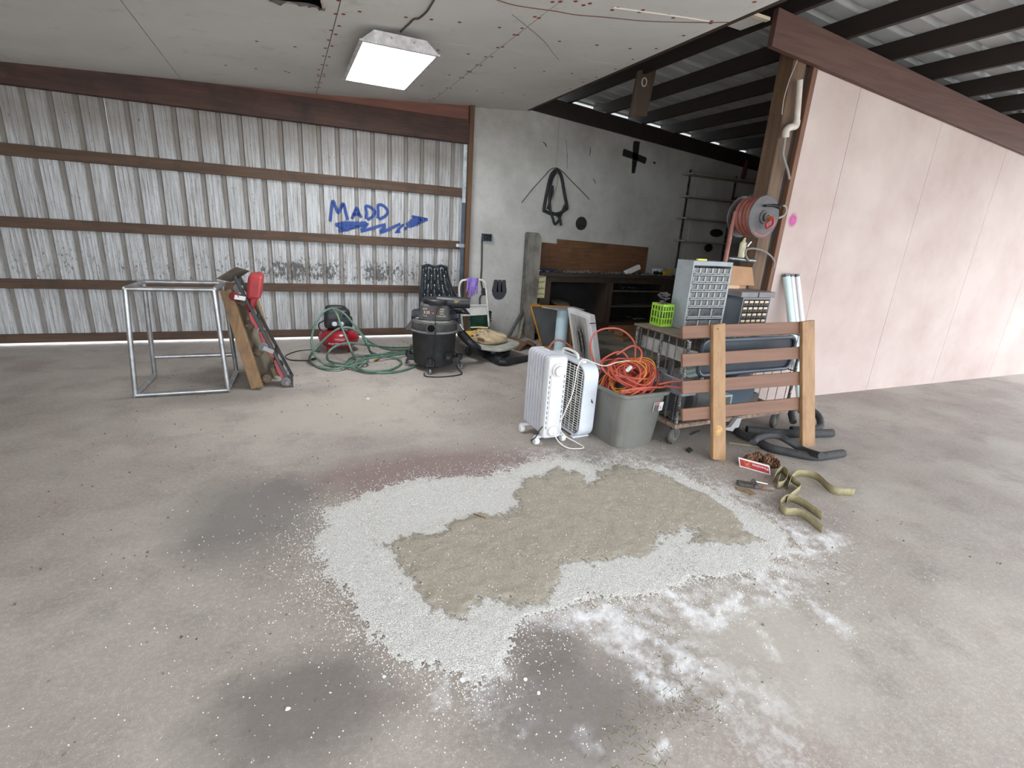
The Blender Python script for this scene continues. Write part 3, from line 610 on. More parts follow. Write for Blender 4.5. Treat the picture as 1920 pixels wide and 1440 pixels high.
# ---- shop vacuum
vc = Vector((1.325, 4.88, 0)); vr = math.atan2(-vc.x, vc.y)*.85          # local -y looks to the viewer
va = thing('shop_vacuum', 'black wet dry shop vacuum on casters standing before the tufted chair', 'vacuum', vc, vr)
mb = MB().lathe([(.185,.055),(.2,.06),(.212,.2),(.222,.38),(.226,.395)], n=40); mb.build('drum', DUSTBLK, va, False)
MB().lathe([(.226,.39),(.242,.393),(.244,.402),(.232,.41),(.228,.412)], n=40, cap=False).build('rim', M('dusty_rim',(120,118,116),(80,80,80),rough=.7,sc=9), va, False)
ldm = M('lid_grey', (52,52,54), (78,76,74), rough=.6, sc=8)
ld = MB().lathe([(.228,.408),(.232,.43),(.226,.485),(.205,.497),(.20,.499)], n=40); ld.build('lid', ldm, va, False)
MB().lathe([(.2,.498),(.17,.506),(.14,.51),(.02,.512)], n=40).build('lid_top', M('dust_film',(166,162,154),(128,124,116),rough=.9,sc=12), va, False)
hd = MB(); pf = rrect(.31,.25,.05,5)
hd.ring([[(x*s,y*s+.01,z) for x,y in pf] for z,s in ((.505,1.02),(.52,1.03),(.53,.98),(.63,.93),(.652,.9),(.662,.82))]); hd.build('motor_head', M('vac_grey',(54,55,58),(74,74,75),rough=.55,sc=10), va, False)
MB().hexa([(-.128,-.1175,.54),(.112,-.1175,.54),(.108,-.1085,.632),(-.122,-.1085,.632),(-.128,-.115,.54),(.112,-.115,.54),(.108,-.106,.632),(-.122,-.106,.632)]).build('label_plate', M('label_dark',(58,54,56),(70,62,62),rough=.6,sc=60), va, False)
TXTW = M('print_cream', (226,214,180), rough=.7); TXTR = M('print_red', (150,58,58), rough=.7)
vv = (0,.09,1)
for t, sz, x, z, mt in (('SEARS',.016,-.118,.615,TXTW),('CRAFTSMAN',.015,-.062,.615,TXTR),('3.25',.036,-.112,.575,TXTW),('H.P.',.014,-.03,.575,TXTW),('WET',.022,.045,.611,TXTW),('DRY',.022,.045,.589,TXTW),('VAC',.022,.045,.567,TXTW),('12 GALLON',.02,.0,.545,TXTW),('16 LITER',.011,-.116,.548,TXTW)):
    yy = -.1175+(z-.54)*.098
    text_mb(t, sz, (x, yy-.002, z), (1,0,0), vv).build('label_print', mt, va, False, smooth=False, fix=False)
for z in (.565,.606): MB().obox((-.04,-.1182+(z-.54)*.098,z),(.08,0,0),(0,.0004,0),(0,0,.0008)).build('label_rule', TXTR, va, False, smooth=False)
# top cap with side spout
tp = MB().lathe([(.03,.66),(.135,.662),(.14,.672),(.14,.70),(.132,.71),(.02,.713)], (0.02,.01,0), n=32); tp.build('top_cap', BLACK, va, False)
MB().tube([(.03,-.0,.682),(.12,-.035,.683),(.2,-.05,.684),(.30,-.065,.686),(.345,-.07,.687)], [.056,.058,.057,.055,.053], 18).build('blower_spout', BLACK, va, False)
MB().obox((.22,-.105,.70),(.035,0,0),(0,.003,0),(0,0,.014)).build('torn_sticker', M('tan_sticker',(170,150,110),(60,50,40),rough=.8,sc=60), va, False)
po = MB().lathe([(.045,-.01),(.05,.0),(.05,.025),(.036,.025),(.036,.0)], (-.04,-.225,.452), (0,-1,0), 24, cap=False); po.build('inlet_port', ldm, va, False)
MB().lathe([(.036,0),(.002,0)], (-.04,-.231,.452), (0,-1,0), 24).build('inlet_opening', DARK, va, False)
for s in (-1,1):
    l = MB().hexa([(s*.225,-.05,.39),(s*.225,.05,.39),(s*.29,.045,.395),(s*.29,-.045,.395),(s*.222,-.05,.485),(s*.222,.05,.485),(s*.236,.045,.475),(s*.236,-.045,.475)]).build('latch_handle', ldm, va, False, bevel=.006)
    if s > 0: MB().obox((.272,-.05,.44),(.02,0,-.03),(0,.006,0),(.006,0,.004)).build('latch_clip', CHROME, l, False)
for k, a in enumerate((-100,-10,80,170)):
    x, y = .245*math.cos(math.radians(a)), .245*math.sin(math.radians(a))
    arm = MB().obox((x*.93,y*.93,.10),(x*.17,y*.17,0),(-y*.17,x*.17,0),(0,0,.032)).build('caster_arm', BLACK, va, False, bevel=.006)
    MB().lathe([(.028,.10),(.032,.105),(.032,.155),(.024,.155),(.022,.11)], (x*1.06,y*1.06,0), n=20).build('tool_socket', BLACK, arm, False)
    w, f = MB(), MB(); caster(w, f, (x*1.12,y*1.12,.028), .028, .022, (-y,x,0)) if k else caster(w, f, (x*1.12,y*1.12,.028), .028, .022, (1,.2,0))
    w.build('wheel', M('caster_grey',(120,120,120),rough=.5), arm, False); f.build('wheel_fork', BLACK, arm, False)
pl = MB().box((.1,-.19,.12),(.165,-.215,.2)).build('drain_recess', DARK, va, False); MB().cyl((.132,-.19,.158),(.132,-.228,.158),.024,.02,n=16).build('drain_cap', BLACK, va, False)
crd = [(.06,-.12,.66),(.02,-.16,.62),(.0,-.21,.53),(.0,-.248,.45),(.0,-.246,.3),(-.01,-.235,.18),(-.05,-.25,.08),(-.1,-.29,.02),(-.09,-.36,.008),(.0,-.385,.008),(.1,-.37,.008),(.2,-.33,.008),(.27,-.26,.008),(.25,-.16,.02),(.22,-.1,.05)]
MB().tube(spline(crd,6), .0055, 6).build('power_cord', BLACK, va, False)
MB().tube(spline([(-.2,-.06,.512),(-.1,-.155,.518),(.05,-.165,.518),(.17,-.09,.516),(.19,.04,.515)],6), .006, 6).build('wrapped_cord', BLACK, va, False)
MB().tube(spline([(.17,-.1,.67),(.185,-.09,.6),(.19,-.07,.52)],5), .005, 6).build('wrapped_cord', BLACK, va, False)

# ---- tufted chair
cx, cy = 1.47, 5.42; cr = math.radians(-14)
ch = thing('tufted_chair', 'black tufted vinyl swivel chair with buttoned backrest behind the shop vacuum', 'chair', (cx,cy,0), cr)
VIN = M('black_vinyl', (26,31,36), (38,43,47), rough=.28, sc=6)
def halfw(t, u=0): return .15+(.03*(1-t) if u < 0 else .03*(1-t)+.24*(1-t)**2.0)      # t 0 bottom .. 1 top
NB, NR = 49, 45; front = []; back = []
btn = [(r, c) for r in range(4) for c in range(5)]
bpos = []
for r in range(4):
    t = .18+.2*r
    for c in range(4 if r % 2 == 0 else 4):
        u = -.66+.44*c+(.0 if r % 2 else .0)+(.22 if r % 2 == 0 else 0)
        if abs(u) < .8: bpos.append((u, t))
def tuft(u, t):
    d = 0.
    for bu, b_t in bpos: d += .008*math.exp(-(((u-bu)*.2)**2+((t-b_t)*.6)**2)/(2*.016**2))
    a = (t-.18)/.2; s = u/.44; return .032*(1-min(1, 1.25*abs(math.sin((s+a*.5)*PI)*math.sin((s-a*.5)*PI))**.6))*(abs(u) < .88)*min(1,(1.02-t)*6)*min(1,(.88-abs(u))*6+.1 if abs(u) < .88 else 0)+d*.5
    d += .015*(1-abs(math.sin((s+a*.5)*PI)))**2*(abs(u) < .85) + .015*(1-abs(math.sin((s-a*.5)*PI)))**2*(abs(u) < .85)
    return d
for i in range(NR):
    t = i/(NR-1); rf, rb = [], []
    for j in range(NB):
        u = -1+2*j/(NB-1); w = halfw(t, u); edge = math.sqrt(max(0, 1-abs(u)**6)); te = math.sqrt(max(0,1-abs(2*t-1)**10))
        zc_ = .44+.53*t+.008*(-math.cos(u*2*PI))*t**6
        yb_ = .2+.16*t
        dep = .075*edge*te
        rf.append((u*w, yb_-dep+tuft(u,t)*edge*te-.03*(1-t)*abs(u)**2, zc_)); rb.append((u*w, yb_+.045*edge*te, zc_))
    front.append(rf); back.append(rb)
n = NB
R = [f+list(reversed(b_)) for f, b_ in zip(front, back)]
MB().ring(R).build('backrest', VIN, ch, False)
BT = M('pale_button',(196,196,180),rough=.4)
for u, t in bpos: MB().ball((u*halfw(t,u), .2+.16*t-.075+tuft(u,t)-.004, .44+.53*t), .008, 8, 6).build('button', BT, ch, False)
st = MB(); st.ring([[(x,y-.05,z) for x,y in rrect(w,d,.07,5)] for z,w,d in ((.40,.46,.46),(.41,.5,.5),(.47,.5,.5),(.485,.46,.46))]); st.build('seat', VIN, ch, False)
for s in ():
    MB().tube(spline([(s*.26,-.2,.46),(s*.29,-.05,.6),(s*.28,.12,.64),(s*.22,.24,.62)],5), .022, 8).build('armrest', VIN, ch, False)
MB().cyl((0,-.03,.1),(0,-.03,.40),.028,n=14).build('column', STEEL, ch, False)
for k in range(4):
    a = math.radians(-25+90*k); d = Vector((math.cos(a),math.sin(a),0))
    MB().tube([Vector((0,-.03,.12)),Vector((0,-.03,.11))+d*.12,Vector((0,-.03,.075))+d*.27,Vector((0,-.03,.045))+d*.3,Vector((0,-.03,.0))+d*.305], [.02,.022,.02,.018,.014], 8).build('leg', M('grey_leg',(118,114,106),(90,86,80),rough=.5,sc=9), ch, False)

# ---- air compressor
kc = Vector((.475, 5.74, 0)); kr = math.atan2(-kc.x, kc.y)
co = thing('air_compressor', 'red pancake air compressor with black motor shroud under looped green hose', 'compressor', kc, kr)
REDT = M('tank_red', (158,24,38), (134,18,30), rough=.3, sc=6, dirt=(120,80,70), dlo=.6, dhi=.9, coat=.4)
prof = [(.02,.05),(.12,.052),(.175,.075),(.205,.11),(.213,.15),(.206,.19),(.178,.225),(.12,.248),(.03,.255)]
MB().lathe(prof, n=44).build('tank', REDT, co, False)
MB().lathe([(.2135,.143),(.2165,.146),(.2165,.156),(.2135,.159)], n=44, cap=False).build('weld_seam', REDT, co, False)
for a in (-60,60,180):
    x,y = .13*math.cos(math.radians(a-90)), .13*math.sin(math.radians(a-90))
    MB().cyl((x,y,.0),(x*.95,y*.95,.09),.024,.03,12).build('foot', REDT, co, False)
tm = text_mb('PORTER+CABLE', .034, (-.115,0,.108), (1,0,0), (0,0,1))
for p in tm.v:
    aa = p.x/.208; zz = p.z
    for (r0,h0),(r1,h1) in zip(prof, prof[1:]):
        if h0 <= zz <= h1: rr = r0+(r1-r0)*(zz-h0)/(h1-h0)+.0035
    p.x, p.y = rr*math.sin(aa), -rr*math.cos(aa)
tm.build('tank_lettering', PAPERW, co, False, smooth=False, fix=False)
mb = MB(); pf = rrect(.30,.22,.06,5)
mb.ring([[(x*s,y*s+.01,z) for x,y in pf] for z,s in ((.265,.86),(.28,.97),(.35,1.0),(.37,.98))]); mb.build('shroud_base', DUSTBLK, co, False)
mb = MB(); mb.ring([[(x*s-.01,y*s+.02,z) for x,y in pf] for z,s in ((.37,.92),(.43,.9),(.455,.8),(.47,.6))]); mb.build('motor_cover', BLACK, co, False)
MB().box((-.08,-.112,.29),(.07,-.09,.345)).build('gauge_panel', M('panel_grey',(60,62,66),rough=.5), co, False, bevel=.01)
for x in (-.04,.03): MB().lathe([(.024,0),(.026,.006),(.02,.012),(.002,.013)], (x,-.112,.32), (0,-1,0), 18).build('gauge', M('gauge_face',(200,204,208),rough=.25), co, False)
MB().tube(spline([(-.02,-.1,.38),(-.005,-.115,.4),(0,-.12,.42),(.005,-.11,.44)],4), .01, 8).build('brass_valve', BRASS, co, False)
MB().obox((.07,-.09,.42),(.018,0,0),(0,.01,0),(0,0,.03)).build('pressure_switch', DARK, co, False, bevel=.004)
MB().tube(spline([(-.11,.05,.44),(-.12,.05,.475),(-.08,.05,.49),(0,.05,.492),(.06,.05,.485),(.08,.05,.47),(.08,.05,.44)],6), .011, 8).build('carry_handle', BLACK, co, False)
MB().tube(spline([(-.14,-.05,.35),(-.2,-.06,.31),(-.19,-.05,.25),(-.14,-.06,.23)],6), .008, 6).build('copper_line', BLACK, co, False)
MB().cyl((.06,-.13,.262),(.1,-.17,.262),.014,n=10).build('quick_coupler', CHROME, co, False)
cord = MB().tube(spline([G(600,660,.02),G(585,656,.006),G(560,658,.006),G(541,664,.006),G(535,669,.006),G(545,675,.006),G(575,676,.006),G(586,674,.006)],6), .006, 6).build('power_cord', BLACK, co)
MB().cyl(G(585,674,.014), G(592,672,.014), .014, n=8).build('plug', BLACK, cord)

# ---- green air hose
HG = M('green_hose', (70,98,84), (92,118,104), rough=.45, sc=12)
Yc = kc.y-.25
hp = [PY(653,616,5.55), PY(668,619,5.45), PY(680,630,5.4), PY(690,650,5.38), G(700,664,.012), G(735,664,.012), G(765,662,.012), G(790,664,.012), G(800,672,.012), G(770,690,.012), G(735,698,.012), G(695,698,.012), G(660,690,.025), G(650,681,.03), G(662,670,.03), G(700,666,.03), G(760,660,.02), G(800,656,.012),
      G(800,648,.012), G(745,652,.03), PY(690,647,5.3), PY(655,643,5.2), PY(630,649,5.15), PY(615,662,5.1), G(616,676,.03), G(640,682,.03), G(675,682,.04), G(690,676,.05), G(670,668,.05), G(640,690,.03), G(600,690,.012), G(581,676,.012),
      PY(584,664,5.2), PY(600,645,5.25), PY(625,622,5.3), PY(645,614,5.32), PY(665,618,5.32), PY(682,632,5.3), PY(690,648,5.25), G(696,660,.03), G(720,668,.03), G(745,672,.02), G(752,682,.012), G(730,694,.012), G(690,696,.03), G(668,686,.04), G(680,674,.05), G(720,668,.05), G(770,662,.03), G(805,660,.02),
      G(800,652,.012), G(735,656,.03), PY(692,640,5.35), PY(665,610,5.40), PY(645,588,5.45), PY(625,579,5.5), PY(607,585,5.45), PY(592,605,5.35), PY(585,630,5.3), PY(585,650,5.22), PY(592,668,5.1), G(610,683,.02), G(645,688,.03), G(672,682,.05), G(685,672,.06)]
hs = MB().tube(spline(hp, 7), .0115, 8).build('air_hose', HG); tag(hs, 'green rubber air hose looped over the red compressor and floor', 'hose')
hp2 = [PY(624,580,5.47), PY(632,590,5.4), PY(640,612,5.3), PY(652,640,5.2), PY(660,660,5.12), G(666,674,.03)]
MB().tube(spline(hp2,6), .0115, 8).build('hose_loop', HG, hs); MB().cyl(G(702,677,.014), G(712,672,.016), .01, n=8).build('hose_coupling', BRASS, hs)

# ---- platform truck with cement bag, gloves, bucket
tz = .17
A = G(862,625,tz); 
tk = thing('platform_truck', 'white folding platform hand truck carrying a cement bag', 'hand truck', (2.08,5.45,0))
pq = [G(862,640,tz), G(935,655,tz), G(972,640,tz), Vector((2.0,5.84,tz))]
tc = sum(pq, Vector())/4
deck = MB(); 
ed = spline([tc+(p-tc)*1.0 for p in pq], 5, closed=True); deck.prism([(p.x,p.y,tz-.03) for p in ed], (0,0,.03)); deck.build('deck', M('deck_grey',(176,174,166),(130,128,120),rough=.6,sc=9), tk, bevel=.006)
for s in (.2,.8):
    for e in (.15,.85):
        q = pq[0].lerp(pq[1],s).lerp(pq[3].lerp(pq[2],s),e); w, f = MB(), MB(); caster(w, f, (q.x,q.y,.05), .05, .026, (1,.3,0)); f.box((q.x-.02,q.y-.02,.1),(q.x+.02,q.y+.02,.142))
        wo = w.build('wheel', RUBBER, tk); f.build('wheel_fork', STEEL, wo)
Yh = 5.82
hpts = [PY(869,640,Yh), PY(865,590,Yh), PY(862,560,Yh), PY(861,541,Yh), PY(864,529,Yh), PY(871,525,Yh), PY(888,525,Yh), PY(902,525,Yh), PY(909,530,Yh), PY(912,545,Yh), PY(914,575,Yh), PY(917,612,Yh)]
WHT = M('white_tube', (222,222,216), (190,188,180), rough=.4, sc=12)
MB().tube(spline(hpts,5), .013, 10).build('handle', WHT, tk)
pp = [PY(864,573,Yh+.01), PY(914,572,Yh+.01), PY(915,590,Yh+.01), PY(866,593,Yh+.01)]
MB().prism(pp, (0,.015,0)).build('back_panel', M('panel_white',(212,212,206),(196,194,188),rough=.5,sc=7), tk)
MB().cyl(PY(864,573,Yh), PY(914,572,Yh), .008, n=8).build('crossbar', WHT, tk)
# cement bag
bgm, nt, b = newmat('paper_bag'); v = coords(nt)
col = mix(nt, ramp(nt, noise(nt, v, 5, 6, .7), .35, .7), s2l((204,184,152)), s2l((164,142,110)))
sxx = N(nt, 'ShaderNodeSeparateXYZ'); nt.links.new(v, sxx.inputs[0])
yel = math_(nt, 'MULTIPLY', ramp(nt, math_(nt, 'ADD', sxx.outputs[0], math_(nt, 'MULTIPLY', noise(nt, v, 9, 4), .12)), .06, .0), ramp(nt, noise(nt, v, 14, 4, .7), .36, .46))
col = mix(nt, yel, col, s2l((204,160,60))); col = mix(nt, math_(nt, 'MULTIPLY', ramp(nt, noise(nt, v, 15, 4, .7, (1,3,3)), .52, .57), ramp(nt, sxx.outputs[0], .12, .05)), col, s2l((56,46,36)))
nt.links.new(col, b.inputs['Base Color']); b.inputs['Roughness'].default_value = .85; bumpit(nt, b, noise(nt, v, 14, 5, .7), .8, .02)
bc = (pq[0]+pq[1]+pq[2]+pq[3])/4+Vector((-.02,-.0,0)); ba = math.atan2(pq[2].y-pq[3].y, pq[2].x-pq[3].x)-.12
bg_ = thing('cement_bag', 'torn tan and yellow paper cement bag lying on the hand truck', 'bag', (bc.x,bc.y,tz+.001), ba)
R = []
for i in range(19):
    z = i/18; r = []
    for k in range(56):
        a = 2*PI*k/56; e = .38; x = math.copysign(abs(math.cos(a))**e, math.cos(a))*.245; y = math.copysign(abs(math.sin(a))**e, math.sin(a))*.185
        s = (math.sin(PI*min(1,max(.0,z)))**.32)*.25+.75 if 0 < z < 1 else .6
        wob = 1+.035*math.sin(3*a+z*5)+.02*math.sin(7*a+2)
        zz = z*.125*(1-.35*(abs(x)/.245)**3-.15*(abs(y)/.185)**3)+.008*math.sin(9*x*8)*math.sin(6*y*9)*z
        r.append((x*s*wob, y*s*wob, max(0,zz)))
    R.append(r)
top = [(p[0]*.45,p[1]*.45,.128) for p in R[-1]]; R.append(top)
MB().ring(R).build('sack', bgm, bg_, False)
MB().obox((.12,-.176,.05),(.05,.004,0),(0,.003,0),(0,0,.018)).build('printed_panel', M('print_brown',(86,58,40),(120,84,56),rough=.85,sc=90,lo=.45,hi=.55), bg_, False)
MB().tube([(-.2,-.02,.12),(-.1,.03,.135),(.0,.06,.142)], .008, 6).build('torn_flap', M('flap',(210,196,170),rough=.9), bg_, False)
# gloves
gl = thing('nitrile_gloves', 'purple rubber gloves draped over the hand truck handle', 'gloves', PY(886,524,Yh))
PUR = M('purple_nitrile', (142,116,190), (118,94,168), rough=.45, sc=12, bump=.4, bsc=30)
q0 = PY(875,523,Yh); q1 = PY(896,523,Yh); wd = (q1-q0).length; rows_ = []
for i in range(15):
    t = i/14; a = []
    for j in range(16):
        u = j/15; x = q0.x+wd*u
        drop = (-.03 if t < .2 else 0); s = (t-.25)*.19
        yy = Yh-.017-.012*math.sin(u*9+t*2)*t; zz = q0.z+.018-abs(s)*1.0 if s > 0 else q0.z+.018-abs(s)*1.4
        if s < 0: yy = Yh+.02
        a.append((x-.01*t, yy, zz))
    rows_.append(a)
go = MB().grid(rows_).build('cuff', PUR, gl, fix=False); go.modifiers.new('s','SOLIDIFY').thickness = .006
for (x,y,x2,y2,r) in ((877,541,874,548,.012),(883,540,881,559,.018),(889,541,889,553,.013),(894,540,894,551,.012),(886,541,885,556,.014)):
    MB().tube([PY(x,y-4,Yh-.022), PY((x+x2)/2,(y+y2)/2,Yh-.028), PY(x2,y2,Yh-.024)], [r*1.1,r,r*.55], 8).build('finger', PUR, gl)
# green bucket behind the truck
bk = thing('green_bucket', 'dark green ribbed bucket standing behind the hand truck by the wall', 'bucket', (2.30,6.18,0))
GB = M('bucket_green', (26,66,50), (38,80,64), rough=.45, sc=7)
MB().lathe([(.11,0),(.115,.005),(.145,.36),(.15,.362),(.15,.345),(.146,.34),(.14,.345),(.112,.02)], n=36, cap=True).build('pail', GB, bk, False)
for z in (.24,.275,.31): MB().lathe([(.137+.09*(z-.24),z-.005),(.15,z-.003),(.15,z+.003),(.138+.09*(z-.24),z+.005)], n=36, cap=False).build('rib', GB, bk, False)

# ---- vacuum hose and nozzle on the floor
vh = thing('vacuum_hose', 'thick black vacuum hose running from the vac along the floor', 'hose', G(930,672,0))
p0 = PY(862,624,4.85)
vp = [PY(863,622,4.95), PY(875,636,4.95), PY(890,650,4.95), G(910,664,.045), G(928,673,.045), G(945,679,.042), G(965,676,.036), G(985,672,.034), G(1000,669,.034)]
MB().tube(spline(vp,8), [.046]*34+[.05]*5+[.034]*(8*8+1-39), 18).build('hose_body', BLACK, vh)
MB().tube(spline([G(925,670,.05),G(940,667,.04),G(950,662,.05),PY(953,657,5.42)],5), [.034]*10+[.036]*6, 16).build('elbow_nozzle', BLACK, vh)
MB().lathe([(.032,0),(.002,.001)], PY(953.5,656.5,5.418)+Vector((.0,-.004,.004)), (.25,-.6,.75), 16).build('nozzle_mouth', DARK, vh)

# ---- pole ends, leather scraps beside the bench
for nm, a, bb, r, mt, lab in (('steel_pipe',(952,622),(983,578),.024,M('pipe_grey',(112,112,114),(84,84,86),rough=.6,metal=.3,sc=9),'grey pipe leaning in the corner beside the bench end panel'),('broom_stick',(974,625),(982,590),.022,M('weathered_stick',(166,158,142),(120,112,98),rough=.8,sc=12),'short pale weathered stick leaning beside the grey pipe')):
    g0 = G(*a) if False else PY(*a, 6.05); g0 = Vector((g0.x, 6.05, .0)); t1 = PY(*bb, 6.34)
    o = MB().tube([g0, t1], [r, r*.9], 12).build(nm, mt); tag(o, lab, 'pole')
LEA = M('scrap_leather', (124,92,66), (90,64,46), rough=.8, sc=7, bump=.5, bsc=12)
for (x, y, w, h, a, lab) in ((975,652,.15,.09,.5,'folded brown cardboard scrap on the floor left of the bench end panel'),(990,650,.10,.07,-.4,'smaller reddish brown scrap beside the folded cardboard scrap'),(958,642,.14,.05,.1,'flat tan cardboard piece under the folded brown scrap')):
    g0 = G(x,y); P = []
    for i in range(7):
        u = i/6-.5; P.append([(g0.x+rot2(u*2*w, vv_*w*.9, a)[0], g0.y+rot2(u*2*w, vv_*w*.9, a)[1], .004+h*max(0, 1-abs(u*2)**1.5)*(1-.5*abs(vv_))+.006*math.sin(9*u+5*vv_)) for vv_ in (-.8,-.3,.2,.8)])
    o = MB().grid(P).build('cardboard_scrap', LEA, fix=False); o.modifiers.new('s','SOLIDIFY').thickness = .012; tag(o, lab, 'cardboard')

# ---- wall electrics
eb = thing('junction_box', 'open blue plastic electrical junction box on the white wall', 'electrical box', PY(914,446,YB))
BLB = M('box_blue', (50,84,112), (36,60,84), rough=.5, sc=20)
c0, c1 = PY(906,438,YB-.06), PY(922,453,YB-.06); x0_, x1_, z1_, z0_ = c0.x, c1.x, c0.z, c1.z
mb = MB()
for a, bb in (((x0_,z0_),(x0_+.008,z1_)),((x1_-.008,z0_),(x1_,z1_)),((x0_,z0_),(x1_,z0_+.008)),((x0_,z1_-.008),(x1_,z1_))):
    mb.box((a[0],YB-.06,a[1]),(bb[0],YB-.001,bb[1]))
mb.build('box_shell', BLB, eb, smooth=False); MB().box((x0_+.005,YB-.006,z0_+.005),(x1_-.005,YB-.002,z1_-.005)).build('box_back', M('box_inside',(24,30,40),rough=.6), eb, smooth=False)
MB().tube(spline([(x0_+.03,YB-.02,z0_+.03),(x0_+.06,YB-.04,z0_+.06),(x0_+.08,YB-.02,z0_+.04)],4), .005, 6).build('wire_end', BRASS, eb)
wc = MB().tube(spline([PY(907,441,YB-.015),PY(904,446,YB-.012),PY(903.5,470,YB-.012),PY(903,500,YB-.012),PY(902,526,YB-.012),PY(905,548,YB-.012),PY(900,558,YB-.012),PY(900,570,YB-.012),PY(901,600,YB-.012)],5), .011, 8).build('wall_cable', M('grey_cable',(66,64,62),rough=.6))
tag(wc, 'dark grey cable running down the white wall from the blue box', 'cable')

# ---- things hanging on the white wall
hk = thing('hanging_hose', 'black hose loops hung from a hook on the white wall', 'hose', PY(1043,320,YB))
yh = YB-.03
for nm, L, r in (('hose_loop',((1042,318),(1033,330),(1027,355),(1020,392),(1023,396),(1035,401),(1048,400),(1060,393),(1063,388),(1058,360),(1053,332),(1047,320),(1043,317)),.021),('hose_loop',((1044,320),(1034,340),(1031,370),(1032,395),(1037,410),(1040,420),(1046,416),(1053,400),(1060,384)),.017),('hose_tail',((1036,399),(1045,404),(1050,411),(1052,423)),.016),('hose_end',((1037,348),(1036,362),(1033,372),(1027,392)),.014)):
    MB().tube(spline([PY(x,y,yh) for x,y in L],5), r, 10).build(nm, RUBBER, hk)
MB().tube(spline([PY(x,y,yh-.01) for x,y in ((1043,318),(1046,328),(1045,345),(1041,360),(1035,375))],5), .005, 6).build('thin_cord', M('tan_cord',(150,136,110),rough=.8), hk)
hw = MB().tube(spline([PY(x,y,YB-.012) for x,y in ((978,380),(1000,353),(1020,331),(1032,318),(1043,315),(1055,322),(1070,338),(1090,358),(1105,374))],6), .005, 6).build('bent_rod', M('rod_brown',(84,72,60),rough=.7,metal=.3)); tag(hw, 'thin brown rod bent in an arch over the hanging hose', 'rod')
sb = thing('saw_blade', 'round dark saw blade hanging on the white wall', 'blade', PY(1090,419,YB))
cB = PY(1090,419,YB-.006); rad = .088
MB().prism([cB+Vector((math.cos(a)*(rad+(.004 if k % 2 else 0)),0,math.sin(a)*(rad+(.004 if k % 2 else 0)))) for k, a in enumerate(np.linspace(0,2*PI,80,endpoint=False))], (0,.003,0)).build('disc', M('blade_dark',(74,70,66),(58,54,50),rough=.55,metal=.5,sc=9), sb)
MB().cyl(cB+Vector((0,.002,0)), cB+Vector((0,-.012,0)), .007, n=8).build('nail', CHROME, sb)

# ---- workbench
YF = 6.0
bh = thing('workbench', 'dark wooden workbench with open shelves and plywood back against the wall', 'workbench', (3.9,5.9,0))
DKW = wood('bench_dark', (74,58,46), (50,40,33), 0, dirt=(36,31,28)); DKV = wood('bench_dark_upright', (76,60,48), (52,42,34), 2, dirt=(38,32,28))
xL, xR, zt = 3.03, 5.5, .905
MB().box((xL,YF-.04,zt-.045),(xR,YB-.02,zt)).build('worktop', wood('worktop_grimy',(70,60,52),(44,38,34),0), bh, bevel=.004)
MB().box((xL+.02,YF-.005,zt-.12),(xR,YF+.02,zt-.045)).build('top_rail', DKW, bh)
pc = [PY(1033,526,YF).x, PY(1138,530,YF).x, PY(1150,532,YF).x, PY(1240,538,YF).x]
for xa, xb in ((xL+.02, pc[0]), (pc[1], pc[2]), (pc[3], pc[3]+.09)):
    MB().box((xa,YF-.008,.20),(xb,YF+.02,zt-.12)).build('stile', DKV, bh)
MB().box((xL+.02,YF-.006,.14),(xR,YF+.02,.22)).build('bottom_rail', DKW, bh)
MB().box((xL+.02,YF+.02,.2),(xR,YB-.02,.22)).build('floor_board', DKW, bh)
MB().box((pc[1]+.02,YF+.02,.2),(pc[1]+.04,YB-.03,zt-.045)).build('divider', DKV, bh)
for z in (.44,.66): MB().box((pc[2]-.04,YF+.03,z),(pc[3]+.05,YB-.03,z+.018)).build('shelf', M('shelf_dusty',(100,92,84),(70,64,58),rough=.8,sc=7), bh)
MB().box((xL+.02,YB-.035,.2),(xR,YB-.02,zt-.045)).build('back_board', M('bench_back',(44,40,38),(30,28,27),rough=.9,sc=4), bh)
MB().box((pc[3]+.09,YF+.02,0.1),(xR,YB-.03,zt-.05)).build('end_bay', DKV, bh)
pa = [PY(1005,453,YB-.02), PY(1045,457,YB-.02), PY(1045,448,YB-.02), PY(1216,464,YB-.02)]
PLY = wood('plywood_brown', (128,90,60), (98,66,44), 0, sc=9, dirt=(78,56,42))
MB().prism([Vector((xL+.1,YB-.022,zt)), Vector((pa[3].x,YB-.022,zt)), pa[3]+Vector((0,-.002,0)), pa[2]+Vector((0,-.002,0)), pa[1]+Vector((0,-.002,0)), Vector((xL+.1,YB-.022,pa[0].z))], (0,.018,0)).build('plywood_back', PLY, bh)
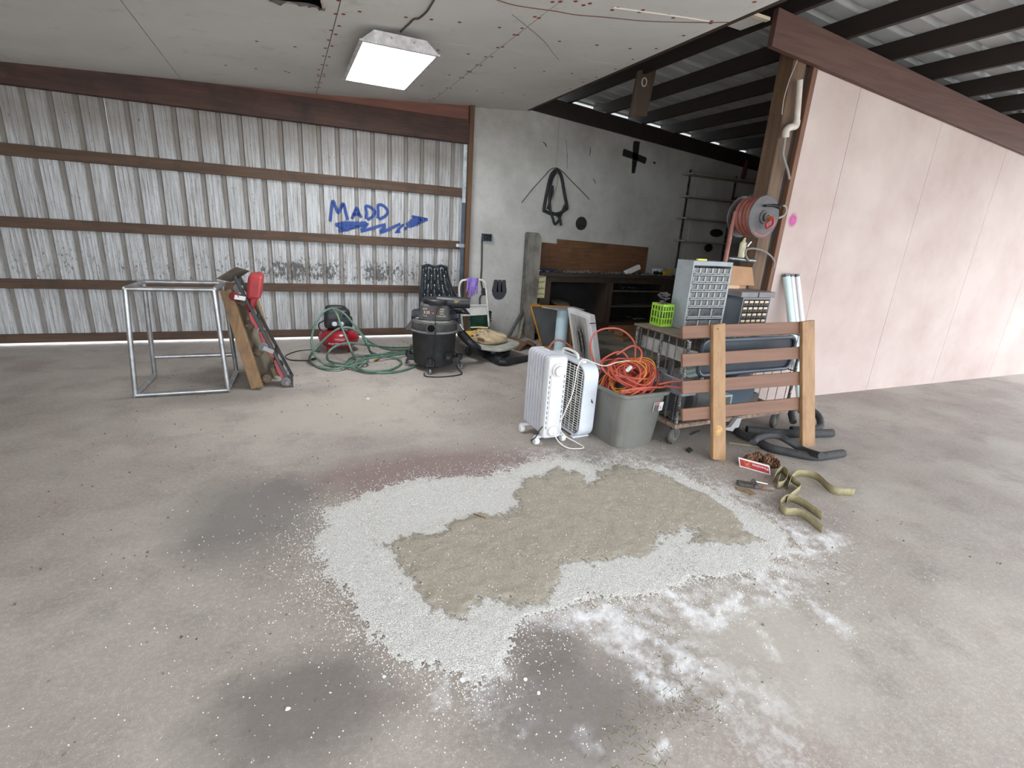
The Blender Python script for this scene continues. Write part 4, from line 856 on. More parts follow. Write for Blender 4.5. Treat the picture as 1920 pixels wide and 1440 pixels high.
# tall end panel with rounded corner
xe = 2.985; pts = [(xe,5.95,0),(xe,YB-.01,0),(xe,YB-.01,1.40)]
for k in range(7): a = PI/2+k*PI/12; pts.append((xe, 6.09+.14*math.cos(a), 1.26+.14*math.sin(a)))
pts.append((xe,5.95,1.2))
MB().prism(pts, (.022,0,0)).build('end_panel', M('end_panel_grey',(142,138,130),(108,104,96),rough=.8,sc=4,dirt=(90,84,76)), bh)
MB().box((xe-.02,YB-.07,0),(xe,YB-.02,1.39)).build('end_batten', M('batten_grey',(126,124,118),(80,78,74),rough=.85,sc=9), bh)
ps = MB().obox((PY(1002,517,YF-.012)+PY(1022,557,YF-.012))/2+Vector((.01,0,0)), (.068,0,0), (0,.003,0), (0,0,.15)).build('stuck_notice', M('notice_yellow',(214,204,160),(196,186,146),rough=.85,sc=9), bh)
for k, z0 in enumerate((.13,.06,-.03,-.1)):
    base = (PY(1002,517,YF-.016)+PY(1022,557,YF-.016))/2+Vector((.01,0,z0)); mbk = MB()
    L = [base+Vector((-.058+.116*i/12, 0, .022*math.sin(i*2.3+k)*((i % 3)/2))) for i in range(13)]
    mbk.tube(L, .0035, 4).build('ink_mark', DARK, ps)
# base slab and loose timbers
SLAB = M('old_slab', (134,126,114), (104,97,88), rough=.9, sc=5, bump=.4, bsc=20)
tag(MB().box((3.42,4.35,0),(7.09,6.39,.10)).build('floor_slab', SLAB, bevel=.01), kind='structure')
for (a, bb, w, h, lab) in (((1118,608),(1240,603),.09,.09,'long squared timber lying below the open bench'),((1155,622),(1172,626),.09,.06,'short cut timber block on the slab in front of the bench'),((1160,636),(1195,633),.16,.03,'flat wooden offcut lying on the concrete slab')):
    z0 = .101+h/2; p, q = G(*a, z0), G(*bb, z0); p.y = min(p.y, 5.9); q.y = min(q.y, 5.9); o = MB().bar(p, q, w, h).build('timber_offcut', wood('offcut'+str(h), (156,120,82), (120,88,58), 0), bevel=.004); tag(o, lab, 'timber', 'loose timbers by the bench')

# ---- clutter on the bench
def bt_(px, py):
    p = PY(px, py, YF+.16); return Vector((p.x, p.y, zt))
cl_ = MB()
for k in range(230):
    p = Vector((random.uniform(xL+.1,xR-.2), random.uniform(YF+.0,YB-.08), zt+.004)); a = random.random()*PI; l = random.uniform(.015,.06)
    d = Vector((math.cos(a)*l, math.sin(a)*l, random.uniform(-.0,.012))); cl_.tube([p, p+d*.5+Vector((0,0,.006)), p+d], random.uniform(.003,.007), 5)
tag(cl_.build('bench_hardware', M('hardware_grey',(172,166,158),(84,76,70),rough=.5,metal=.5,sc=40)), 'jumble of screws and small metal bits on the worktop', 'hardware', kind='stuff')
def slab_box(name, lab, cat, c, u, v, w, mat, bev=.004):
    o = MB().obox(c, u, v, w).build(name, mat, bevel=bev); return tag(o, lab, cat)
slab_box('carton', 'white lettered carton tilted on the worktop clutter', 'box', bt_(1185,509)+Vector((0,0,.06)), (.12,0,.05), (0,.03,0), (-.012,0,.03), PAPERW)
o = MB().prism([bt_(1010,500)+Vector(q) for q in ((0,0,.01),(.2,.02,.01),(.28,.0,.01),(.2,-.04,.01),(.05,-.05,.01))], (0,0,.025)).build('blue_rag', M('rag_blue',(44,58,84),rough=.9)); tag(o, 'dark blue rag on the left end of the worktop', 'rag')
tb = thing('plastic_tub', 'white printed plastic tub standing on the right of the worktop', 'tub', (bt_(1232,512)).to_tuple())
q = bt_(1232,512); MB().lathe([(.075,.0),(.08,.005),(.088,.085),(.092,.087),(.092,.098),(.086,.1),(.02,.1)], (q.x,q.y,zt), n=28).build('tub_body', M('tub_white',(206,208,212),(110,120,140),rough=.5,sc=24,lo=.55,hi=.6), tb)
dr = thing('yellow_power_tool', 'yellow and black power tool lying on the right end of the worktop', 'power tool', bt_(1248,525))
q = Vector((PY(1246,516,YF+.1).x, YF+.1, zt+.038)); MB().obox(q+Vector((.03,0,0)), (.09,0,.012), (0,.04,0), (0,0,.035)).build('tool_body', M('tool_yellow',(206,170,44),(180,146,40),rough=.5,sc=9), dr, bevel=.012)
MB().tube([q+Vector((-.05,0,-.004)), q+Vector((-.2,0,-.004))], [.032,.026], 12).build('tool_barrel', BLACK, dr)
MB().obox(q+Vector((.03,-.075,-.015)), (.022,0,0), (0,.04,0), (0,0,.02)).build('tool_grip', M('tool_grey',(120,118,114),rough=.6), dr, bevel=.006)
for k,(px,py,l,a) in enumerate(((1160,512,.1,.3),(1205,515,.12,2.2),(1215,510,.1,1.2),(1085,508,.09,.1))):
    p = bt_(px,py)+Vector((0,0,.014)); d = Vector((math.cos(a)*l,math.sin(a)*.4*l,.0)); t = thing('hand_tool', ['small grey wrench lying near the middle of the worktop','dark pliers lying right of the white carton','black handled tool behind the white carton','rusty chisel on the left half of the worktop'][k], 'tool', p, group='hand tools on the worktop')
    MB().tube([p, p+d], .009, 8).build('handle', [STEEL,BLACK,BLACK,RUST][k], t); MB().obox(p+d*1.15, d*.15, Vector((-d.y,d.x,0)).normalized()*.016, (0,0,.006)).build('head', STEEL, t, bevel=.002)
# junk on the bench shelves
for k,(px,py,zs,w,lab) in enumerate(((1175,545,.678,.14,'crumpled clear plastic sheet on the upper bench shelf'),(1195,606,.222,.12,'grey tray on the lowest bench shelf'))):
    p = PY(px,py,YF+.2); P = [[(p.x+(i/8-.5)*2*w, YF+.12+.3*j/5, zs+.012+.035*abs(math.sin(i*1.3+j*2.1))*(1 if k == 0 else .5)) for i in range(9)] for j in range(6)]
    o = MB().grid(P).build('plastic_sheet' if k == 0 else 'shelf_tray', M('clear_crumple',(150,150,152),(90,90,92),rough=.25,sc=9), fix=False); o.modifiers.new('s','SOLIDIFY').thickness = .003; tag(o, lab, 'plastic')
dq = PY(1050,568,YF+.22); dd = thing('dusty_stool', 'small stool with round dusty seat tucked inside the left bench opening', 'stool', (dq.x,dq.y,.22))
MB().lathe([(.02,-.012),(.125,-.012),(.14,.0),(.14,.012),(.125,.02),(.02,.024)], dq, (.06,-.2,.97), 28).build('seat', M('disc_dusty',(126,112,100),(92,80,70),rough=.8,sc=9), dd)
MB().cyl((dq.x,dq.y,.232),(dq.x,dq.y,dq.z-.008),.02,n=12).build('post', STEEL, dd); MB().lathe([(.11,.221),(.11,.228),(.03,.236)], (dq.x,dq.y,0), n=24).build('base', DUSTBLK, dd)

# ================================================================== THINGS IN THE MIDDLE
# ---- tubular frame sign, blue pedestal, sooty slab
ORG = M('orange_paint', (196,136,44), (168,108,36), rough=.5, sc=14)
Yo = 5.55
fs = thing('orange_frame_stand', 'dark panel in an orange metal frame leaning before the bench', 'frame', G(1050,653))
o1, o2, o3, o4 = PY(995,573,Yo+.02), PY(1062,576,Yo+.02), G(1021,653,.012), G(1072,655,.012)
o2 = o1+Vector((.56,0,-.01)); o3 = Vector((o3.x,Yo-.03,.012)); o4 = o3+Vector((.42,0,0))
for nm, a, bb in (('frame_bar',o1,o2),('frame_bar',o1,o3),('frame_bar',o3,o4),('frame_bar',o2,o4)): MB().bar(a, bb, .018, .018, (0,1,0)).build(nm, ORG, fs, bevel=.002)
MB().prism([o1+Vector((.01,.012,-.01)), o2+Vector((-.01,.012,-.01)), o4+Vector((-.01,.012,.01)), o3+Vector((.01,.012,.01))], (0,.006,0)).build('panel', M('panel_slate',(92,94,94),(74,76,76),rough=.7,sc=4), fs)
MB().tube(spline([o1+Vector((.03,-.005,.012)),o1+Vector((.04,-.005,.03)),o1+Vector((.055,-.005,.012)),o1+Vector((.075,-.005,.028)),o1+Vector((.1,-.005,.012)),o1+Vector((.12,-.005,.02))],5), .005, 6).build('chain', ORG, fs)
bp = thing('pedestal_stand', 'pale blue pipe pedestal with a flat steel top plate', 'pedestal', Vector((2.985,5.2,0)))
pb, ptp = Vector((2.985,5.2,0)), PY(1051,588,5.2)
MB().cyl((2.985,5.2,0), (2.985,5.2,.545), .072, n=28).build('pipe', M('pale_blue',(198,220,230),(182,206,218),rough=.4,sc=5), bp)
MB().lathe([(.13,0),(.13,.012),(.075,.014)], (2.985,5.2,0), n=28).build('base_flange', M('flange_grey',(140,146,150),rough=.6), bp)
MB().prism([PY(1012,578,5.3)+Vector((0,0,0)), PY(1082,576,5.32), PY(1094,587,5.05), PY(1034,588,5.05)] if False else [(2.985-.24,5.30,.552),(2.985+.2,5.30,.552),(2.985+.22,5.08,.552),(2.985-.13,5.08,.552)], (0,0,.012)).build('top_plate', M('plate_steel',(190,186,180),(160,155,150),rough=.5,metal=.3,sc=6,dirt=(110,84,72)), bp)
sl_ = thing('white_slab', 'thick white foam slab with black scorched face leaning beside the pedestal', 'slab', G(1100,690))
B1, B2 = G(1078,678), G(1119,699); T1, T2 = G(1061,574,.60), G(1105,591,.60)
T1 = B1+(T1-B1)*1.0; T2 = B2+(T2-B2)*1.0
nn = (B2-B1).cross(T1-B1).normalized(); nn = nn if nn.x > 0 else -nn
up_ = (T2-B2); T1 = B1+up_+ (T1-B1-up_)*.2
PF = M('foam_white', (226,226,228), (206,204,206), rough=.7, sc=6)
MB().hexa([B1,B2,B2+nn*.07+Vector((0,0,-(nn*.07).z)),B1+nn*.07+Vector((0,0,-(nn*.07).z)),T1,T2,T2+nn*.07,T1+nn*.07]).build('slab_body', PF, sl_, bevel=.006)
sm, nt, b = newmat('scorched_face'); v = coords(nt); at = N(nt, 'ShaderNodeAttribute', attribute_name='cover')
f = ramp(nt, math_(nt, 'ADD', at.outputs['Fac'], math_(nt, 'MULTIPLY', math_(nt, 'SUBTRACT', noise(nt, v, 10, 6, .7, (3,3,.5)), .5), .9)), .05, .7)
nt.links.new(mix(nt, f, s2l((170,166,160)), s2l((34,33,32))), b.inputs['Base Color']); b.inputs['Roughness'].default_value = .85
V = []; C = []; F = []
for i in range(21):
    for j in range(13):
        u, t = .12+.72*j/12, .02+.9*i/20
        V.append(tuple(B1.lerp(B2,u).lerp(T1.lerp(T2,u),t)-nn*.004-MW[sl_.name].translation)); C.append(max(0, math.exp(-((u-.5)/.2)**2-((t-.45)/.32)**2)))
for i in range(20):
    for j in range(12): a = i*13+j; F.append((a,a+1,a+14,a+13))
_skin('scorched_face', V, F, C, sm, sl_)
for k in (0,1):
    u0 = .42+.16*k
    MB().tube(spline([B1.lerp(B2,u).lerp(T1.lerp(T2,u),t)-nn*.012 for u,t in ((u0,.08),(u0-.02,.4),(u0-.03,.6),(u0+.04,.68),(u0+.09,.6),(u0+.1,.35),(u0+.11,.08))],5), .004, 6).build('bent_wire', GALV, sl_)
cpk = MB().tube([T2.lerp(B2,.14)-nn*.008, T2.lerp(B2,.14)+nn*.075], .006, 6).build('clip', STEEL, sl_)

# ---- oil filled radiator
ht = thing('oil_heater', 'white oil filled radiator heater with seven fins and round dial', 'heater', (1.602,2.93,0), math.radians(1))
FIN = M('heater_white', (206,206,211), (192,192,198), rough=.35, sc=4)
NF = 7; y0, y1 = -.075, .165
def fin(y, w, h0, h1, th):
    P = rrect(w, h1-h0, .035, 5); z = (h0+h1)/2
    return [[(x,y-th/2,z+q) for x,q in P], [(x,y+th/2,z+q) for x,q in P]]
fy = [y0+(y1-y0)*k/(NF-1) for k in range(NF)]
for y in fy:
    a, bb = fin(y,.135,.055,.625,.016); P = rrect(.112,.548,.03,5)
    c_ = [(x,y-.009,.34+q) for x,q in P]; d_ = [(x,y+.009,.34+q) for x,q in P]
    MB().ring([c_, a, bb, d_]).build('fin', FIN, ht, False)
MB().cyl((0,y0,.13),(0,y1,.13),.035,n=14).build('oil_pipe', FIN, ht, False); MB().cyl((0,y0,.55),(0,y1,.55),.035,n=14).build('oil_pipe', FIN, ht, False)
P = rrect(.15,.585,.03,5); P2 = rrect(.135,.57,.03,5)
cp = MB().ring([[(x,-.095,.338+q) for x,q in P],[(x,-.13,.338+q) for x,q in P],[(x,-.14,.338+q) for x,q in P2]]).build('control_panel', M('panel_white_plastic',(204,203,205),rough=.4), ht, False)
P = rrect(.092,.5,.04,6); MB().ring([[(x,-.139,.338+q) for x,q in P],[(x*.97,-.1445,.338+q*.99) for x,q in P]]).build('panel_inset', M('inset_white',(210,208,210),rough=.45), cp, False)
SLOT = M('slot_dark', (60,60,64), rough=.7)
for s in (-1,1):
    for k in range(11): MB().obox((s*.056,-.1405,.13+.036*k),(.0022,0,0),(0,.001,0),(0,0,.011)).build('vent_slot', SLOT, cp, False, smooth=False)
MB().lathe([(.044,0),(.046,.008),(.046,.012),(.036,.014),(.036,.034),(.032,.038),(.004,.038)], (.0,-.143,.535), (0,-1,0), 32).build('thermostat_dial', OFFWHITE, cp, False)
MB().lathe([(.036,0),(.036,.014),(.03,.02),(.004,.021)], (-.004,-.143,.105), (0,-1,0), 28).build('cord_boss', OFFWHITE, cp, False)
for y in (-.1,.13):
    ba_ = MB().obox((0,y,.052),(.115,0,0),(0,.018,0),(0,0,.008)).build('foot_bar', FIN, ht, False, bevel=.006)
    for s in (-1,1):
        w, f = MB(), MB(); w.lathe([(.006,-.017),(.022,-.016),(.025,-.008),(.025,.008),(.022,.016),(.006,.017)], (s*.105,y-.012,.0255), (1,0,0), 18)
        w.build('caster_wheel', OFFWHITE, ba_, False); MB().ball((s*.105,y-.006,.046), .02, 10, 6, (1.1,1.1,.5)).build('caster_cover', FIN, ba_, False)
MB().tube(spline([(-.07,-.13,.14),(-.095,-.12,.1),(-.115,-.12,.06),(-.135,-.1,.03),(-.1,-.05,.006),(.0,-.02,.006),(.05,-.05,.006)],6), .004, 6).build('power_cord', BLACK, ht, False)
# white lead from the fan looping in front of the heater into the bin
wl_ = MB().tube(spline([(1.597,2.775,.11),(1.62,2.72,.05),(1.68,2.69,.008),(1.76,2.66,.006),(1.80,2.68,.006),(1.77,2.74,.02),(1.70,2.775,.06),(1.64,2.755,.14),(1.655,2.74,.24),(1.71,2.755,.36),(1.735,2.77,.46),(1.755,2.79,.55),(1.80,2.80,.60),(1.88,2.79,.575),(1.98,2.80,.545),(2.1,2.82,.56),(2.25,2.85,.55),(2.38,2.80,.48)],7), .0036, 6).build('power_cord', OFFWHITE, ht)

# ---- box fan
fn = thing('box_fan', 'white square box fan standing between the heater and the grey tote', 'fan', (1.86,3.06,0), math.radians(4))
FW = M('fan_white', (212,216,222), (196,200,208), rough=.4, sc=5)
SZ, DP = .54, .115
P = rrect(SZ,SZ,.085,8); Pi = rrect(SZ-.03,SZ-.03,.075,8); zc = SZ/2+.012
mbf = MB(); mbf.ring([[(DP/2,y,zc+z) for y,z in Pi],[(DP/2,y,zc+z) for y,z in P],[(-DP/2+.012,y,zc+z) for y,z in P],[(-DP/2,y*.985,zc+z*.985) for y,z in P],[(-DP/2,y,zc+z) for y,z in Pi],[(-DP/2+.02,y*.98,zc+z*.98) for y,z in Pi]], cap=False); mbf.build('shell', FW, fn, False)
def grille(x):
    g = MB(); h = (SZ-.05)/2
    for k in range(27):
        z = -h+.012+k*(2*h-.024)/26; wd_ = h-(max(0, abs(z)-(h-.07))**2)*9
        g.box((x-.002,-wd_,zc+z-.0022),(x+.002,wd_,zc+z+.0022))
    for k in range(10):
        y = -h+.012+k*(2*h-.024)/9; wd_ = h-(max(0, abs(y)-(h-.07))**2)*9
        g.box((x-.004,y-.003,zc-wd_),(x-.001,y+.003,zc+wd_))
    return g
tag(grille(-DP/2+.006).build('front_grille', OFFWHITE, fn, False, smooth=False), kind='stuff'); tag(grille(DP/2-.006).build('rear_grille', SLOT, fn, False, smooth=False), kind='stuff')  # rear grille coloured dark so the gaps look shaded inside
MB().lathe([(.05,-.03),(.055,.0),(.05,.03)], (0,0,zc), (1,0,0), 24).build('motor', M('motor_grey',(90,92,96),rough=.5), fn, False)
for k in range(5):
    a = 2*PI*k/5; d = Vector((0,math.cos(a),math.sin(a))); e = Vector((0,-math.sin(a),math.cos(a)))
    MB().hexa([d*.05-e*.03+Vector((-.02,0,zc)), d*.05+e*.04+Vector((.02,0,zc)), d*.05+e*.04+Vector((.023,0,zc)), d*.05-e*.03+Vector((-.017,0,zc)), d*.235-e*.1+Vector((-.02,0,zc)), d*.235+e*.17+Vector((.02,0,zc)), d*.235+e*.17+Vector((.023,0,zc)), d*.235-e*.1+Vector((-.017,0,zc))]).build('blade', M('blade_smoke',(34,35,38),rough=.4), fn, False)
hd_ = MB().tube(spline([(.0,-.09,zc+SZ/2),(.0,-.07,zc+SZ/2+.035),(0,.02,zc+SZ/2+.045),(0,.10,zc+SZ/2+.035),(0,.12,zc+SZ/2)],5), .01, 8).build('carry_handle', OFFWHITE, fn, False)
MB().lathe([(.022,0),(.02,.018),(.015,.022),(.002,.022)], (-.01,-.17,zc+SZ/2-.004), n=16).build('speed_knob', OFFWHITE, fn, False)
for s in (-1,1): MB().box((-.07,s*.2-.02,0),(.07,s*.2+.02,.014)).build('foot', FW, fn, False, bevel=.004)

# ---- grey storage tote with extension cords
bn = thing('storage_tote', 'grey plastic storage tote full of orange extension cords', 'tote', (2.165,2.845,0), math.radians(4))
TOT = M('tote_grey', (116,115,109), (104,103,97), rough=.5, sc=5)
def tote(w, d, z, r=.06): return [(x,y,z) for x,y in rrect(w*.95,d,r,5)]
R = [tote(.36,.50,.0,.085), tote(.37,.51,.012,.09), tote(.445,.585,.36,.105), tote(.445,.585,.385,.1), tote(.48,.62,.385,.08), tote(.486,.626,.39,.08), tote(.486,.626,.408,.08), tote(.47,.61,.412,.075), tote(.44,.58,.408,.07), tote(.432,.572,.38,.07), tote(.355,.49,.012,.05)]
MB().ring(R).build('tub', TOT, bn, False)
tl = MB().hexa([(.065,-.293,.27),(.15,-.293,.27),(.15,-.300,.335),(.065,-.300,.335),(.065,-.290,.27),(.15,-.290,.27),(.15,-.297,.335),(.065,-.297,.335)]).build('label', M('label_white',(216,214,212),rough=.5), bn, False)
MB().hexa([(.068,-.2985,.272),(.108,-.2985,.272),(.108,-.3045,.318),(.068,-.3045,.318),(.068,-.2945,.272),(.108,-.2945,.272),(.108,-.3005,.318),(.068,-.3005,.318)]).build('label_patch', M('label_grey',(92,90,92),rough=.5), tl, False)
MB().hexa([(.068,-.3040,.322),(.108,-.3040,.322),(.108,-.3055,.333),(.068,-.3055,.333),(.068,-.300,.322),(.108,-.300,.322),(.108,-.3015,.333),(.068,-.3015,.333)]).build('label_stripe', M('label_red',(190,70,76),rough=.5), tl, False)
text_mb('5', .03, (.118,-.3012,.285), (1,0,0), (0,-.1,1)).build('label_print', DARK, tl, False, smooth=False, fix=False)
def coil(n, seed, rx, ry, zlo, zhi, tilt):
    r = random.Random(seed); pts = []
    a = r.random()*6
    cx_, cy_ = 2.19, 2.80
    for k in range(n*9):
        a += 2*PI/9*(1+.12*(r.random()-.5)); u = k/(n*9)
        ex = rx*(.62+.38*math.sin(k*.61+seed)*math.cos(k*.17)); ey = ry*(.66+.34*math.cos(k*.43+seed))
        tz_ = tilt*math.sin(a+1.1+.3*math.sin(k*.2))
        pts.append(Vector((cx_+.03*math.sin(k*.33)+ex*math.cos(a), cy_+.03*math.cos(k*.27)+ey*math.sin(a), zlo+(zhi-zlo)*(.5+.5*math.sin(k*.71+seed))+tz_)))
    for p in pts:
        p.x = min(max(p.x, 1.985), 2.40) if p.z < .425 else min(max(p.x,1.93),2.44); p.y = min(max(p.y, 2.61), 3.07) if p.z < .425 else min(max(p.y,2.55),3.12); p.z = max(p.z, .33)
    return pts
ORC = M('orange_cord', (196,92,74), (176,78,64), rough=.45, sc=8); YLC = M('amber_cord', (214,140,56), rough=.45)
e1 = thing('orange_extension_cord', 'tangled orange red extension cord heaped in the grey tote', 'cord', (2.19,2.85,.4))
MB().tube(spline(coil(17,3,.22,.23,.37,.50,.05),5), .0068, 6).build('cord_coil', ORC, e1)
MB().tube(spline([(2.3,2.9,.5),(2.22,2.95,.60),(2.1,2.98,.55),(2.04,2.94,.5),(2.12,2.86,.47),(2.24,2.8,.52),(2.3,2.82,.62),(2.26,2.88,.66),(2.18,2.95,.58)],7), .0068, 6).build('cord_loop', ORC, e1)
MB().tube(spline([(2.05,3.0,.45),(2.04,3.1,.62),(2.12,3.14,.72),(2.28,3.1,.74),(2.36,3.0,.66),(2.33,2.92,.54)],7), .0068, 6).build('cord_loop', ORC, e1)
MB().tube(spline([(2.3,2.60,.45),(2.40,2.55,.48),(2.46,2.46,.49),(2.42,2.47,.46),(2.32,2.56,.45)],7), .0068, 6).build('cord_loop', ORC, e1)
MB().tube(spline([(1.98,2.58,.43),(2.08,2.55,.45),(2.2,2.555,.45),(2.33,2.57,.44),(2.41,2.64,.45)],7), .0068, 6).build('cord_loop', ORC, e1)
MB().cyl((2.10,2.70,.535),(2.15,2.735,.545),.014,n=10).build('plug', OFFWHITE, e1)
MB().tube(spline(coil(14,23,.17,.17,.40,.53,.05),5), .0068, 6).build('cord_coil', ORC, e1)
e2 = thing('amber_extension_cord', 'thin amber orange cord mixed into the tote of cords', 'cord', (2.19,2.8,.4))
MB().tube(spline(coil(4,11,.21,.2,.41,.52,.045),5), .005, 6).build('cord_coil', YLC, e2)
rc = MB().tube(spline([(1.80,3.36,.50),(1.88,3.36,.60),(1.97,3.34,.585),(2.05,3.28,.50),(2.08,3.2,.40)],7), .008, 6).build('air_line', REDHOSE)
rc.location.z = 0; tag(rc, 'faded red air line arching behind the box fan', 'hose')

# ---- wheeled wire cart
ca = math.radians(2.0); CO = Vector((2.42,2.50,0))
ct = thing('wire_cart', 'galvanised wire roll cart on rusty base loaded with junk', 'cart', CO, ca)
CL, CW, CZ, CT = 1.2, .56, .175, .77
bs = MB(); bs.box((0,0,CZ-.03),(CL,.03,CZ)); bs.box((0,CW-.03,CZ-.03),(CL,CW,CZ)); bs.box((0,.03,CZ-.03),(.03,CW-.03,CZ)); bs.box((CL-.03,.03,CZ-.03),(CL,CW-.03,CZ)); bs.build('base_frame', RUST, ct, False, smooth=False)
MB().box((.03,.03,CZ-.02),(CL-.03,CW-.03,CZ-.008)).build('base_deck', M('deck_rust',(110,96,84),(84,66,52),rough=.85,sc=9), ct, False)
def twist(a, bb, r=.008, R_=.008, turns=26):
    a, bb = Vector(a), Vector(bb); mb = MB(); n = turns*8
    for ph in (0, PI):
        mb.tube([a.lerp(bb,i/n)+Vector((R_*math.cos(ph+2*PI*turns*i/n), R_*math.sin(ph+2*PI*turns*i/n),0)) for i in range(n+1)], r*.75, 5)
    return mb
for x, y in ((.015,.015),(.015,CW*.5),(.015,CW-.015),(CL-.015,.015),(CL-.015,CW-.015),(CL*.62,CW-.015)):
    p = twist((x,y,CZ),(x,y,CT)).build('twisted_post', GALV, ct, False)
def wires(fixed, lo, hi, n, along, zlist):
    mb = MB()
    for k in range(n):
        t = lo+(hi-lo)*(k+.5)/n; x, y = (t, fixed) if along == 'x' else (fixed, t); mb.cyl((x,y,CZ),(x,y,CT),.0032,n=5)
    for z in zlist:
        a, bb = ((lo,fixed,z),(hi,fixed,z)) if along == 'x' else ((fixed,lo,z),(fixed,hi,z)); mb.cyl(a, bb, .005, n=6)
    return mb
tag(wires(.015,.015,CW-.015,7,'y',(CT,.49)).build('side_wires', GALV, ct, False), kind='stuff'); tag(wires(CL-.015,.015,CW-.015,7,'y',(CT,.49)).build('side_wires', GALV, ct, False), kind='stuff'); tag(wires(CW-.015,.015,CL-.015,16,'x',(CT,.49)).build('back_wires', GALV, ct, False), kind='stuff')
MB().cyl((CL*.62,CW-.02,.45),(CL-.02,CW-.02,.72),.012,n=8).build('brace', GALV, ct, False)
for x, y in ((.06,.06),(.06,CW-.06),(CL-.06,.06),(CL-.06,CW-.06)):
    w, f = MB(), MB(); caster(w, f, (x,y,.066), .066, .034, rot2(.35,1,0)+(0,) if False else (-.3,.95,0)); f.cyl((x,y,.13),(x,y,CZ-.03),.02,n=10)
    wo = w.build('wheel', M('dusty_wheel',(98,92,86),(72,68,62),rough=.8,sc=20), ct, False); f.build('wheel_fork', STEEL, wo, False)
    MB().lathe([(.03,-.02),(.034,-.018),(.034,.018),(.03,.02)], (x,y,.066), (-.3,.95,0), 16).build('wheel_hub', M('hub_grey',(130,124,116),rough=.6,metal=.4), wo, False)
def cl2w(x, y, z): p = rot2(x,y,ca); return Vector((CO.x+p[0], CO.y+p[1], z))
def in_cart(name, lab, cat, parts, group=None, loc=(.5,.3,CZ)):
    t = thing(name, lab, cat, cl2w(*loc), ca, group); off = Vector((loc[0],loc[1],loc[2]))
    for nm, mb, mt, bv in parts:
        mb.v = [p-off for p in mb.v]; mb.build(nm, mt, t, False, bevel=bv)
    return t
# board laid on top of the cart
in_cart('top_board', 'thin worn board laid across the top of the wire cart', 'board', [('board', MB().box((-.01,.05,CT+.006),(CL+.02,CW+.01,CT+.02)), wood('board_worn',(120,108,92),(92,82,70),0), .003)], loc=(.5,.3,CT))
# long grey light fixture lying in the cart and steel channel below it
in_cart('steel_channel', 'long pale grey steel channel lying high inside the wire cart', 'channel', [('channel', MB().hexa([(.05,.03,.60),(.13,.03,.59),(.13,CW-.03,.60),(.05,CW-.03,.61),(.05,.03,.70),(.13,.03,.69),(.13,CW-.03,.70),(.05,CW-.03,.71)]), M('channel_grey',(168,168,164),(130,128,124),rough=.5,sc=6), .006), ('bracket', MB().box((.07,.2,CZ-.008),(.1,.23,.60)), M('bracket_dark',(80,80,82),rough=.6), 0)], loc=(.1,.3,CZ-.008))
in_cart('pale_box', 'pale grey metal box on edge low inside the wire cart', 'box', [('box', MB().box((.06,.05,.36),(.2,CW-.12,.47)), M('box_lilac',(160,158,166),(130,128,132),rough=.6,sc=7), .006), ('box_support', MB().box((.1,.1,CZ-.008),(.16,.3,.36)), M('support_dark',(66,66,68),rough=.8), .004)], loc=(.13,.25,CZ-.008))
DT = M('table_slate', (58,63,71), (46,50,57), rough=.45, sc=5)
tb_ = in_cart('folding_table', 'dark blue grey folded table standing behind the fence boards', 'table', [('table_top', MB().prism([(.665+x,.06,.632+z+.0) for x,z in rrect(.96,.235,.05,5)], (0,.02,0)), DT, .003), ('table_rim', MB().tube([(.665+x,.05,.632+z) for x,z in rrect(.98,.25,.06,6)], .016, 8, closed=True), M('rim_grey',(86,92,102),rough=.4,metal=.3), 0)], loc=(.6,.06,CZ))
for k in range(2): mb = MB().cyl((.22+.02*k,.04,.66-.05*k),(1.05,.04,.66-.05*k),.012,n=8); mb.v = [p-Vector((.6,.06,CZ)) for p in mb.v]; mb.build('leg_tube', STEEL, tb_, False)
# junk heap on the cart floor
JM = [M('junk_dark',(60,60,60),(84,82,78),rough=.7,sc=9), M('junk_olive',(96,96,84),(70,70,62),rough=.8,sc=9), M('junk_tan',(150,136,110),(118,104,84),rough=.8,sc=9), M('junk_pale',(190,200,196),(160,170,166),rough=.6,sc=9), M('junk_blue',(84,96,110),rough=.6)]
in_cart('motor_unit', 'round grey motor casing on the cart floor between the lower boards', 'motor', [('casing', MB().lathe([(.02,-.1),(.1,-.1),(.125,-.08),(.125,.08),(.1,.1),(.02,.1)], (.30,.2,CZ+.12), (1,.2,0), 24), JM[0], 0), ('mount', MB().box((.24,.12,CZ-.008),(.38,.26,CZ+.03)), JM[0], .004)], loc=(.3,.2,CZ-.008))
in_cart('grey_bracket', 'light grey folded sheet metal bracket on the cart floor', 'bracket', [('plate', MB().box((.47,.08,CZ+.13),(.62,.24,CZ+.145)), JM[3], .003), ('plate_leg', MB().box((.47,.08,CZ-.008),(.485,.24,CZ+.13)), JM[3], .003), ('plate_leg', MB().box((.605,.08,CZ-.008),(.62,.24,CZ+.13)), JM[3], .003)], loc=(.55,.16,CZ-.008))
in_cart('pipe_bundle', 'small heap of dark pipe pieces at the left of the cart floor', 'pipes', [('pipe', MB().cyl((.05,.06+.05*k,CZ+.02),(.24,.1+.04*k,CZ+.02),.022,n=10), JM[(k+1) % 2], 0) for k in range(4)], loc=(.15,.15,CZ-.008))
in_cart('blower_housing', 'dark rounded blower housing on the right part of the cart floor', 'blower', [('scroll', MB().lathe([(.02,-.06),(.13,-.06),(.14,-.04),(.14,.04),(.13,.06),(.02,.06)], (.85,.25,CZ+.134), (.2,1,0), 28), JM[4], 0), ('outlet', MB().box((.9,.2,CZ-.008),(1.08,.32,CZ+.08)), JM[0], .008)], loc=(.9,.25,CZ-.008))
